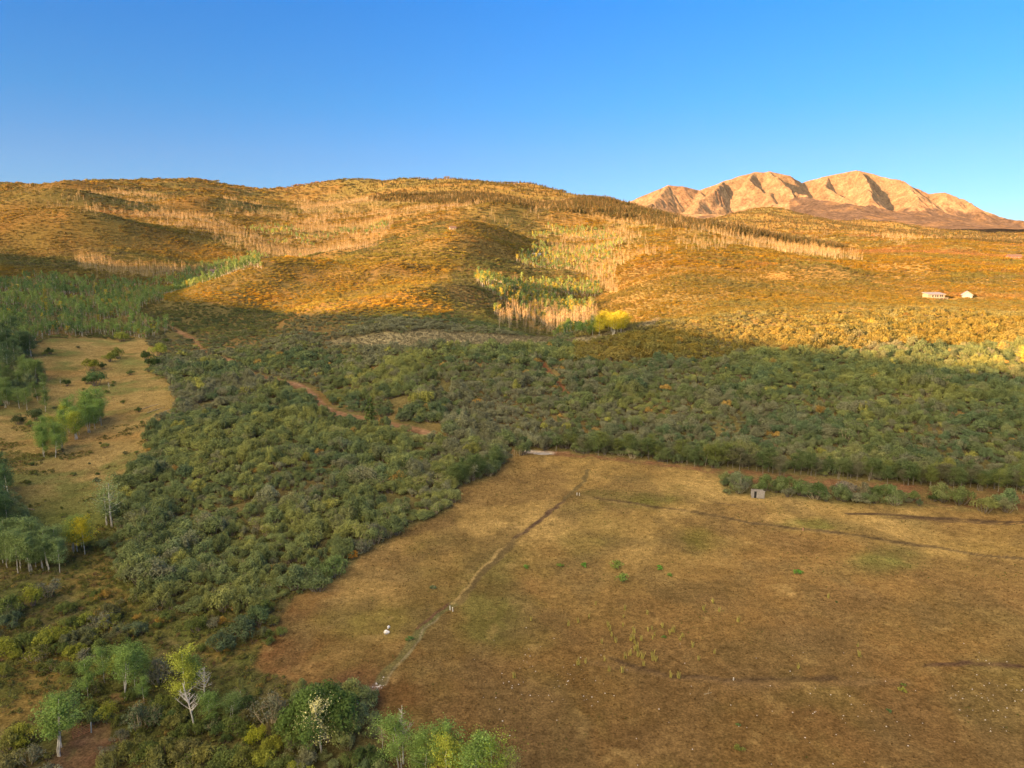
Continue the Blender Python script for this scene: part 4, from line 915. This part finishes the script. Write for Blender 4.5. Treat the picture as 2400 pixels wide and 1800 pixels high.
# dark slim tree by the dirt road, lone larch-like conifer, yellow aspens in the hollow
put_aspen(868, 985, 68, (.075,.105,.03), 'slim dark green conifer standing beside the dirt road', kind='c', name='conifer_tree', idx=0, wide=1.1)
put_aspen(1195, 700, 40, (.12,.12,.03), 'lone conifer with a sunlit golden top in the shaded hollow', kind='c', name='conifer_tree', idx=1, wide=1.15)
cl = [(rs.uniform(1402, 1460), rs.uniform(772, 788), rs.uniform(36, 50), (.42,.36,.04)) for i in range(16)]
clump(cl, YL, 'yellow aspens in the hollow', 'sunlit yellow aspen of the bright clump in the hollow', 1.5)
cl = [((rs.uniform(1275, 1395) if i > 8 else rs.uniform(1165, 1240)), rs.uniform(752, 786), rs.uniform(32, 56), (.38,.27,.14)) for i in range(38)]
for u, v, h, t in cl:
    x, y, z = pix(u, v); a, e = uv_to_ae(u, v-h); hh = (CAMZ+y*float(e))-z
    plant('bare_aspen', (x, y, z), (hh, hh, hh), rs.random()*6, t, [('t', DED_Fm[rs.randrange(5)])], '%s pale bare aspen with sunlit top, %s of the shaded hollow grove' % ('tall' if h > 52 else 'shorter', 'left outlier' if u < 1260 else 'left part' if u < 1320 else 'middle' if u < 1360 else 'right part'), 'tree', 'bare aspens in the shaded hollow')
cl = [(rs.uniform(1300, 1400), rs.uniform(780, 790), rs.uniform(22, 34), (.13,.2,.05)) for i in range(16)]
clump(cl, AG, 'green aspens at the foot of the bare ones', 'low green aspen at the foot of the bare aspens', 1.4)
put_aspen(2402, 860, 45, (.5,.42,.08), 'bright yellow tree at the right edge of the sunlit slope', wide=1.6)

notclear(OAK); notclear(ASP); notclear(DED)
# clumps hand placed in grass: keep meadow free already; now the automatic plants
def finish(D_, protos_near, name, glabel, cat, group, labeler, nmax, lod, order):
    p, s, t = D_['p'], D_['s'], D_['t']; dist = np.hypot(p[:, 0], p[:, 1]); ap = s/dist
    a = p[:, 0]/p[:, 1]; e = (p[:, 2]-CAMZ)/p[:, 1]; u, v = ae_to_uv(a, e); ins = (u > -20) & (u < 2420)
    o_ = np.argsort(-np.where(ins, ap, 0)); top = o_[:nmax]; rest = o_[nmax:]
    for i in top:
        parts = protos_near[random.randrange(len(protos_near))]
        plant(name, p[i]-np.array([0, 0, .1]), (s[i]*random.uniform(.9, 1.1), s[i]*random.uniform(.9, 1.1), s[i]*random.uniform(.85, 1.15)), random.random()*6.28, t[i], parts, labeler(u[i], v[i], t[i]), cat, group, 1.0)
    ids = lod(p[rest], s[rest])
    sc3 = s[rest][:, None]*(1+.24*rng.normal(size=(len(rest), 3)).clip(-2, 2.4)); sc3 = np.abs(sc3)
    if name == 'oak_shrub': sc3[:, 2] *= np.interp(p[rest][:, 1], [0, 330, 450, 3000], [1.05, 1.12, .52, .5])
    scatter(glabel[0], glabel[1], order, p[rest]-np.array([0, 0, .1]), sc3, rng.random(len(rest))*6.28, ids, t[rest])
def oak_label(u, v, t):
    dpt = 'close to the meadow' if (u > 1100 and v > 1000) or (u < 1100 and u > 1290-(v-1100)*1.35-120) else 'further back'
    c = 'orange' if t[0] > .27 else 'yellowing' if t[0] > .2 else 'grey green' if t[2] > .065 else 'dark green' if t[0] < .095 else 'olive green'
    if u > 1150: w_ = 'on the slope behind the bush row' if u > 1700 else 'on the slope just above the far meadow edge'
    elif v > 1250: w_ = 'in the front of the left thicket'
    elif u < 500: w_ = 'on the left side of the big thicket'
    elif u > 900: w_ = 'at the pointed right end of the big thicket'
    else: w_ = 'in the middle of the big thicket'
    return '%s oak shrub %s %s' % (c, w_, dpt)
ORDER_OAK = [m for m in SHR_Mm]+[m for m in SHR_Fm]
near_oak = [[('crown', c), ('stems', s)] for c, s in SHR_Nm]+[[('crown', c), ('stems', s)] for c, s in SHR_Gm[:2]]
BIGN = [both(*SHR_N[i], 'oak_near', [M_LEAF, M_BROWN]) for i in range(8)]+[both(*SHR_G[i], 'oak_thin', [M_LEAF, M_DEAD]) for i in range(2)]
ORDER_OAK = BIGN+SHR_Mm+SHR_Fm
def lod_oak(p, s):
    r_ = rng.random(len(p)); near = p[:, 1] < 330; far_ = p[:, 1] > 900
    return np.where(near, (r_*8.6).astype(int), np.where(far_, 16+(r_*5).astype(int), 10+(r_*6).astype(int)))
finish(OAK, near_oak, 'oak_shrub', ('oak_scrub', 'oak scrub covering the slopes'), 'shrub', 'oak shrubs of the thicket and slope', oak_label, 40, lod_oak, ORDER_OAK)
finish(ASP, [[('t', m)] for m in ASP_Fm], 'aspen_tree', ('aspen_wood', 'aspen woods further away'), 'tree', 'aspens of the shaded valley wood',
       lambda u, v, t: '%s aspen in the shaded valley wood, %s' % ('yellow' if t[0] > .4 else 'green', 'front row by the grassland' if v > 770 else 'far left part' if u < 150 else 'middle part' if u < 330 else 'right part') if u < 600 else 'aspen in the hollow among pale bare trunks', 110, lambda p, s: rng.integers(0, 5, len(p)), ASP_Fm)
finish(DED, [[('t', m)] for m in DED_Fm], 'bare_aspen', ('bare_aspen_wood', 'pale bare aspen trunks in bands on the hills'), 'tree', 'bare pale aspens on the hills',
       lambda u, v, t: 'pale bare aspen of the sunlit row at left' if u < 600 else 'pale bare aspen in the hollow, %s' % ('lower end' if v > 640 else 'middle' if v > 590 else 'upper end'), 120, lambda p, s: rng.integers(0, 5, len(p)), DED_Fm)
finish(CON, [[('t', m)] for m in CON_m], 'conifer_tree', ('conifer_wood', 'conifers on the ridge'), 'tree', 'conifers on the ridge',
       lambda u, v, t: '%s conifer on the wooded ridge, %s' % ('dark' if t[0] < .12 else 'sunlit brownish', 'upper left stretch' if u < 1450 else 'middle stretch' if u < 1750 else 'lower right stretch'), 60, lambda p, s: rng.integers(0, 4, len(p)), CON_m)

# ------------------------------------------------------------------ grass, forbs, sage
def patch(n, Y0, Y1, mask, uok=None):
    Y = np.sqrt(rng.random(n)*(Y1**2-Y0**2)+Y0**2); X = (rng.random(n)*2-1)*.80*Y
    m = gsample(mask.astype(float), X, Y) > .5; X = X[m]; Y = Y[m]; return X, Y
TRK = np.zeros(GX.shape, bool)
for pts_, w_ in TRACKS: TRK |= linedist(pts_)[0] < w_
X, Y = patch(170000, 48, 420, (mM | mV) & ~TRK); k_ = rng.random(len(X)) < np.clip((430-Y)/250, 0, 1); X = X[k_]; Y = Y[k_]
tg = np.stack([gsample(GC[..., k], X, Y) for k in range(3)], 1); m_ = len(X)
r_ = rng.random(m_); tg = np.minimum(tg*(1.2+.6*rng.random((m_, 1))), .8); gr = (fbm(X/12, Y/12, 3, 111) > .1) & (r_ < .25); tg[gr] = c3(.16, .17, .05)
scatter('grass', 'dry grass of the meadow', TUF_m, np.stack([X, Y, gsample(GZ, X, Y)-.05], 1), (.09+.15*rng.random(m_)**2)*np.interp(Y, [60, 330], [1, 1.5]), rng.random(m_)*6.28, rng.integers(0, 5, m_), tg)
X, Y = patch(60000, 48, 260, (mB | mO | (((GU < 700) & (GV > 1230)) & ~mM & ~mR)) | (mV & (fbm(GX/10, GY/10, 3, 112) > .12)) | (mR & (n2 > .1)))
m_ = len(X); tg = mixm(np.tile(c3(.19, .19, .055), (m_, 1)), fbm(X/12, Y/12, 3, 113)*4+rng.normal(size=m_)*.4, c3(.12, .14, .04)); rr_ = rng.random(m_); tg[rr_ < .10] = c3(.28, .20, .06); tg[rr_ > .95] = c3(.19, .12, .06)
scatter('ground_cover', 'low bracken and weeds', FOR_m, np.stack([X, Y, gsample(GZ, X, Y)-.05], 1), .28+.55*rng.random(m_)**2, rng.random(m_)*6.28, rng.integers(0, 4, m_), tg*(.75+.5*rng.random((m_, 1))))
X, Y = patch(60000, 330, 560, ms); m_ = len(X)
scatter('sagebrush', 'pale sagebrush on the saddle', FOR_m, np.stack([X, Y, gsample(GZ, X, Y)-.05], 1), .5+.6*rng.random(m_), rng.random(m_)*6.28, rng.integers(0, 4, m_), np.tile(c3(.27, .235, .135), (m_, 1))*(.7+.6*rng.random((m_, 1))))

# weeds standing out in the meadow
wl = [(1232,1332,20,(.13,.22,.04)),(1313,1328,20,(.13,.2,.04)),(1370,1328,20,(.12,.26,.04)),(1445,1330,40,(.18,.22,.05)),(1545,1335,24,(.12,.25,.04)),(1568,1350,18,(.12,.2,.04)),(1460,1362,40,(.16,.22,.05)),(1870,1345,26,(.11,.26,.04)),
      (1555,1495,14,(.1,.18,.04)),(2115,1620,22,(.26,.26,.05)),(2118,1607,14,(.13,.18,.04)),(2085,1668,16,(.08,.14,.05)),(1015,1380,20,(.11,.14,.07)),(1730,1700,14,(.1,.16,.05)),(1735,1758,30,(.16,.17,.04)),(960,1500,22,(.1,.17,.05)),(1960,1412,10,(.06,.09,.03))]
for i, (u, v, w_, t) in enumerate(wl):
    x, y, z = pix(u, v); s_ = usize(w_, u, v)/2
    plant('weed_clump', (x, y, z-.05), (s_, s_, s_*.7), random.random()*6, t, [('t', SHR_Mm[i % 6])], ('bright' if t[1] > .21 else 'dull')+' green weed clump in the '+('upper meadow' if v < 1400 else 'lower meadow')+(' left of centre' if u < 1400 else ' right of centre'), 'plant', 'green weed clumps on the meadow')
rw = random.Random(3)
for i in range(60):
    u = rw.gauss(1500, 90) if i < 45 else rw.uniform(1200, 2100); v = rw.gauss(1510, 40) if i < 45 else rw.uniform(1400, 1600); x, y, z = pix(u, v); s_ = rw.uniform(.7, 1.3)
    plant('mullein_stalk', (x, y, z), (s_*.35, s_*.35, s_), rw.random()*6, (.34, .29, .08), [('t', TUF_m[i % 5])], 'upright yellowish weed stalks in the brown meadow', 'plant', 'yellow weed stalks on the meadow')

# ------------------------------------------------------------------ small things built in mesh code
import bmesh
def box(bm, cx_, cy_, cz_, sx, sy, sz, rz=0, rx=0, ry=0):
    M = Matrix.Translation((cx_, cy_, cz_)) @ Matrix.Rotation(rz, 4, 'Z') @ Matrix.Rotation(rx, 4, 'X') @ Matrix.Rotation(ry, 4, 'Y') @ Matrix.Diagonal((sx, sy, sz, 1))
    bmesh.ops.create_cube(bm, size=1, matrix=M)
def cyl(bm, p0, p1, r0, r1=None, seg=8):
    p0 = Vector(p0); p1 = Vector(p1); d = p1-p0; M = Matrix.Translation((p0+p1)/2) @ d.to_track_quat('Z', 'Y').to_matrix().to_4x4()
    bmesh.ops.create_cone(bm, cap_ends=True, segments=seg, radius1=r0, radius2=r1 if r1 is not None else r0, depth=d.length, matrix=M)
def bmobj(name, bm, mats, parent=None):
    me = bpy.data.meshes.new(name); bm.to_mesh(me); bm.free()
    for m in (mats if isinstance(mats, (list, tuple)) else [mats]): me.materials.append(m)
    return link(name, me, parent)
def empty(name, loc, rz=0):
    o = bpy.data.objects.new(name, None); COL.objects.link(o); o.location = loc; o.rotation_euler = (0, 0, rz); o.empty_display_size = .5; return o
M_LOG = mat_plain('weathered_log', (.36, .32, .28), .9, .3, 7, .4); M_DARK = mat_plain('doorway_shade', (.03, .028, .025), .9, .1)
M_CREAM = mat_plain('cream_wall', (.31, .26, .19), .8, .08); M_WHITEW = mat_plain('white_wall', (.30, .29, .28), .8, .06); M_ROOFB = mat_plain('brown_roof', (.16, .10, .075), .8, .2)
M_ROOFG = mat_plain('grey_metal_roof', (.33, .36, .36), .5, .1); M_GLASS = mat_plain('window_glass', (.04, .045, .05), .15, .05); M_RUST = mat_plain('rusty_iron', (.36, .15, .07), .7, .3)
M_POST = mat_plain('white_post', (.75, .70, .62), .7, .1); M_ROCKW = mat_plain('white_rock', (.80, .76, .72), .9, .12, 3, .4); M_ORG = mat_plain('orange_marker', (.75, .36, .25), .6, .1)
M_GREYP = mat_plain('grey_post', (.34, .37, .37), .8, .15); M_REDW = mat_plain('red_brown_wall', (.34, .13, .08), .8, .1); M_ROOFP = mat_plain('pale_roof', (.34, .32, .28), .5, .1)

# ruined log cabin
x, y, z = pix(1776, 1168); cb = empty('log_cabin', (x, y, z), R(-14)); cb.scale = (.98, .98, .98)
tag(cb, 'small ruined log cabin with dark doorway against bushes at far meadow edge', 'cabin')
bm = bmesh.new()
for i in range(8):
    zz = .13+i*.235; cyl(bm, (-1.65, 0, zz), (-.95, 0, zz), .12); cyl(bm, (-.35, 0, zz), (1.65, 0, zz+.02), .12)
    if i == 7: cyl(bm, (-1.75, .02, zz+.24), (1.75, 0, zz+.2), .12)
bmobj('front_wall', bm, M_LOG, cb)
bm = bmesh.new()
for s_ in (-1, 1):
    for i in range(7 if s_ < 0 else 6): cyl(bm, (1.5*s_, -.2, .24+i*.235), (1.5*s_+.1*i*.05, 2.5, .24+i*.235-(.02*i if s_ > 0 else 0)), .11)
bmobj('side_wall', bm, M_LOG, cb)
bm = bmesh.new()
for i in range(7): cyl(bm, (-1.5, 2.5, .13+i*.235), (1.5, 2.5, .13+i*.235), .11)
bmobj('back_wall', bm, M_LOG, cb)
bm = bmesh.new(); box(bm, -.65, .35, .9, .62, .04, 1.7); box(bm, -.65, .2, .9, .6, .3, 1.7); bmobj('doorway', bm, M_DARK, cb)  # solid near-black block in the door gap, painted as the shade inside
bm = bmesh.new()
for i in range(9): cyl(bm, (-1.5+i*.36+random.uniform(-.1, .1), -.1, 1.95+random.uniform(-.1, .1)), (-1.3+i*.33, 2.6, 1.6+random.uniform(-.3, .5)), .07, .04, 6)
bmobj('fallen_roof', bm, M_BROWN, cb)

# houses
def window(parent, x, y, z, w_, h_):
    bm = bmesh.new(); box(bm, x, y, z, w_+.25, .16, h_+.25); f_ = bmobj('window', bm, M_POST, parent)
    bm = bmesh.new(); box(bm, x, y-.05, z, w_, .12, h_); bmobj('pane', bm, M_GLASS, f_)
def gable(bm, L, W_, zb, zt, ov=.5):
    vs = [bm.verts.new(p) for p in [(-L/2-ov, -W_/2-ov, zb), (L/2+ov, -W_/2-ov, zb), (L/2+ov, W_/2+ov, zb), (-L/2-ov, W_/2+ov, zb), (-L/2-ov, 0, zt), (L/2+ov, 0, zt)]]
    for f_ in ((0, 1, 5, 4), (2, 3, 4, 5), (0, 4, 3), (1, 2, 5), (3, 2, 1, 0)): bm.faces.new([vs[i] for i in f_])
def house_long(u, v, wpx, label):
    x, y, z = pix(u, v); W_ = usize(wpx, u, v); o = empty('house', (x, y, z), R(6)); k = W_/20; o.scale = (k, k, k); tag(o, label, 'house')
    bm = bmesh.new(); box(bm, 0, 5, 3.4, 18, 9, 4.2); box(bm, 0, 5, .4, 17, 8.5, 1.9); bmobj('wall', bm, M_CREAM, o)
    bm = bmesh.new(); box(bm, -.2, 4.6, 6.0, 19.6, 10.6, .4, rx=R(9)); bmobj('roof', bm, M_ROOFP, o)
    for i, wx_ in enumerate((-4.2, -1.0, 1.2, 4.0, 6.0)): window(o, wx_, .45, 3.6, 1.7, 2.2)
    bm = bmesh.new(); box(bm, 1.5, -1.2, 1.5, 18.5, 3.2, .35); box(bm, 1.5, -2.7, 2.3, 18.5, .12, .18)
    for i in range(9): cyl(bm, (-7.5+i*2.25, -2.7, 1.6), (-7.5+i*2.25, -2.7, 2.4), .07)
    bmobj('deck', bm, M_CREAM, o); 
    bm = bmesh.new()
    for i in range(5): box(bm, -7+i*4.2, -2.4, -.3, .4, .4, 3.2)
    bmobj('deck_post', bm, M_CREAM, o)
house_long(2195, 702, 46, 'long cream house with pale roof, windows and deck on the sunlit slope at right')
def house_gable(u, v, wpx, label, wall, roof, L=14, W_=8, hw=3, hr=5.5, rz=0, wins=3, name='house', chim=False):
    x, y, z = pix(u, v); k = usize(wpx, u, v)/L; o = empty(name, (x, y, z-.3*k), rz); o.scale = (k, k, k); tag(o, label, 'house')
    bm = bmesh.new(); box(bm, 0, W_/2, hw/2, L-.6, W_-.4, hw)
    va = [bm.verts.new(p) for p in [(-L/2+.35, .25, hw), (-L/2+.35, W_-.25, hw), (-L/2+.35, W_/2, hr-.3), (L/2-.35, .25, hw), (L/2-.35, W_-.25, hw), (L/2-.35, W_/2, hr-.3)]]
    bm.faces.new(va[:3]); bm.faces.new(va[3:]); bmobj('wall', bm, wall, o)
    bm = bmesh.new()
    an = math.atan2(hr-hw, W_/2); ln = math.hypot(hr-hw, W_/2)+.9
    for s_ in (-1, 1): box(bm, 0, W_/2+s_*(W_/4+.3*math.cos(an)), (hw+hr)/2-.25*math.sin(an)*1+.15, L+1, ln, .25, rx=-s_*an)
    bmobj('roof', bm, roof, o)
    for i in range(wins): window(o, -L/2+L*(i+.7)/(wins+.4), .12, hw*.55, 1.5, 1.3)
    return o
house_gable(2278, 698, 26, 'small gabled building with grey green roof right of the long cream house', M_WHITEW, M_ROOFG, 10, 8, 3, 6, R(62), 2)
h1 = house_gable(500, 647, 20, 'white two storey house with brown roof at the edge of the shaded wood', M_WHITEW, M_ROOFB, 10, 8, 6, 8, R(8), 3)
bm = bmesh.new(); box(bm, 0, -2, 1.6, 14, 4, 2.4); box(bm, 0, -4.1, 3.0, 14.6, .2, .5); bmobj('porch', bm, M_WHITEW, h1)
house_gable(530, 644, 20, 'low white building with grey roof just right of the two storey house', M_WHITEW, M_ROOFB, 14, 8, 3, 5, R(4), 2)
house_gable(1062, 538, 16, 'small house on top of the sunlit knoll in the centre', M_CREAM, M_ROOFB, 12, 8, 3.5, 6, R(20), 2)
house_gable(1257, 600, 20, 'pale roofed house in the shaded trees right of the centre knoll', M_WHITEW, M_ROOFP, 16, 9, 3, 5.5, R(-6), 3)
house_gable(2380, 606, 30, 'reddish brown house at the far right on the sunlit slope', M_REDW, M_ROOFB, 18, 9, 3.5, 6, R(-4), 3)

# fence posts and markers
def post(u, v, hpx, m, label, grp=None, name='fence_post'):
    x, y, z = pix(u, v); h = usize(hpx, u, v)*1.15; bm = bmesh.new(); cyl(bm, (0, 0, -.1), (0, 0, h), .085, .075, 8); cyl(bm, (0, 0, h), (0, 0, h+.05), .09, .03, 8)
    o = bmobj(name, bm, m); o.location = (x, y, z); o.rotation_euler = (R(random.uniform(-3, 3)), R(random.uniform(-3, 3)), 0); tag(o, label, 'post', grp); return o
post(1055, 1430, 9, M_POST, 'left of two short white posts beside the meadow track', 'white posts in the meadow'); post(1061, 1433, 9, M_POST, 'right of two short white posts beside the meadow track', 'white posts in the meadow')
post(1352, 1161, 6, M_POST, 'left of two tiny pale posts where the meadow tracks meet', 'pale posts where tracks meet'); post(1358, 1162, 6, M_POST, 'right of two tiny pale posts where the meadow tracks meet', 'pale posts where tracks meet')
post(1882, 1244, 6, M_ORG, 'tiny orange marker beside the long meadow track at right', name='marker_post'); post(1719, 1594, 5, M_POST, 'tiny white marker on the low track in the lower meadow', name='marker_post')
for i in range(8):
    post(1196+i*5.3+random.uniform(-1, 1), 1072-i*.9, 11+random.uniform(-3, 3), M_DEAD, 'pale stake in the row beside the rock slab at the top of the meadow', 'pale stakes at the top of the meadow', 'wooden_stake')
post(214, 1717, 22, M_GREYP, 'thick grey gate post at the right end of the rusty gate'); 
# rusty gate
x0, y0, z0 = pix(172, 1735); x1, y1, z1 = pix(211, 1718); L = math.hypot(x1-x0, y1-y0)
gt = empty('farm_gate', (x0, y0, (z0+z1)/2), math.atan2(y1-y0, x1-x0)); tag(gt, 'rusty tube farm gate between the aspen and a grey post at lower left', 'gate')
bm = bmesh.new()
for zz in (.3, .52, .74, .98, 1.25): cyl(bm, (0, 0, zz), (L, 0, zz), .028)
bmobj('rail', bm, M_RUST, gt)
bm = bmesh.new()
for xx in (0, L*.33, L*.66, L): cyl(bm, (xx, 0, .2), (xx, 0, 1.28), .032)
bmobj('upright', bm, M_RUST, gt)

# rocks, stones, logs
def rock_mesh(seed, mat):
    bm = bmesh.new(); bmesh.ops.create_icosphere(bm, subdivisions=2, radius=1); r = random.Random(seed)
    ph = [r.uniform(0, 6) for _ in range(6)]
    for v_ in bm.verts:
        c = v_.co; k = 1+.2*math.sin(c.x*3+ph[0])+.2*math.sin(c.y*3+ph[1])+.15*math.sin(c.z*4+ph[2]); v_.co = Vector((c.x*k, c.y*k*.8, c.z*k*.6))
    me = bpy.data.meshes.new('stone'); bm.to_mesh(me); bm.free(); me.materials.append(mat); return me
STN = [rock_mesh(i, M_STONE) for i in range(5)]; BIGR = rock_mesh(9, M_ROCKW)
x, y, z = pix(907, 1485); b = link('boulder', BIGR, None, (x, y, z+.25)); b.scale = (.42, .4, .7); tag(b, 'white boulder standing out in the lower left meadow', 'rock')
x, y, z = pix(910, 1481); b = link('boulder', BIGR, None, (x+.05, y+.2, z+.75)); b.scale = (.28, .26, .42); b.rotation_euler = (0, .5, 1); tag(b, 'smaller white stone resting against the white boulder', 'rock')
rk = random.Random(11); cnt = 0
for (cu, cv, du, dv, k) in ((1310, 1590, 90, 60, 55), (2330, 1640, 60, 60, 50), (1900, 1640, 250, 60, 30), (2000, 1700, 90, 60, 20), (1400, 1660, 300, 80, 20)):
    for i in range(k):
        u = rk.gauss(cu, du); v = rk.gauss(cv, dv)
        if v > 1840 or u > 2440 or u < 880: continue
        x, y, z = pix(u, v); s_ = rk.uniform(.04, .10); o = link('stone', STN[rk.randrange(5)], None, (x, y, z+.03)); o.scale = (s_, s_, s_); o.rotation_euler = (0, 0, rk.random()*6)
        tag(o, 'small pale stone lying in the brown meadow grass', 'stone', 'pale stones scattered over the meadow')
for i in range(120):
    f = rk.random(); u = 785+115*f+rk.gauss(0, 6+6*(1-f)); v = 1700-105*f+rk.gauss(0, 6); x, y, z = pix(u, v); s_ = rk.uniform(.05, .14); o = link('stone', STN[rk.randrange(5)], None, (x, y, z+.03)); o.scale = (s_, s_, s_*.8); o.rotation_euler = (0, 0, rk.random()*6)
    tag(o, 'pale stone in the stony streak right of the big round tree', 'stone', 'stones of the stony streak')
def log(u0, v0, u1, v1, r, label):
    a0 = pix(u0, v0); a1 = pix(u1, v1); bm = bmesh.new(); c = Vector(a0); d = Vector(a1)-c
    cyl(bm, (0, 0, r), d+Vector((0, 0, r)), r, r*.6, 8); cyl(bm, d*.5+Vector((0, 0, r)), d*.6+Vector((.2, .3, r+.8)), r*.35, r*.15, 6)
    o = bmobj('fallen_log', bm, M_DEAD); o.location = c; tag(o, label, 'log')
log(26, 1191, 80, 1196, .22, 'pale fallen trunk lying in dark grass at the left edge')
log(330, 960, 372, 948, .16, 'grey fallen pole at the right border of the left grassland')
log(345, 968, 385, 955, .14, 'second grey fallen pole below the first at the grassland border')
log(385, 965, 420, 955, .16, 'grey fallen pole nearest the thicket beside the grassland')
log(1650, 1628, 1668, 1624, .05, 'thin pale stick on the lower meadow')
# pale rock slab at the top of the meadow
x, y, z = pix(1265, 1063); b = link('rock_slab', rock_mesh(21, mat_plain('grey_slab', (.34, .30, .26), .9, .3, 2, .4)), None, (x, y, z+.02)); b.scale = (4.2, 1.4, .3); tag(b, 'pale flat rock slab at the top corner of the meadow', 'rock')
# thin evening air
bm = bmesh.new(); box(bm, 0, 6900, 1050, 24000, 14600, 2130); hz = bmobj('haze', bm, []); tag(hz, kind='stuff')
hm = bpy.data.materials.new('haze_air'); hm.use_nodes = True; ht = hm.node_tree; ht.nodes.clear(); ho = ht.nodes.new('ShaderNodeOutputMaterial'); pv = ht.nodes.new('ShaderNodeVolumePrincipled')
pv.inputs['Density'].default_value = 2.5e-6; pv.inputs['Color'].default_value = (.8, .88, 1, 1); ht.links.new(pv.outputs[0], ho.inputs[1]); hz.data.materials.append(hm)
sc.render.film_transparent = False
print('objects', len(bpy.data.objects))
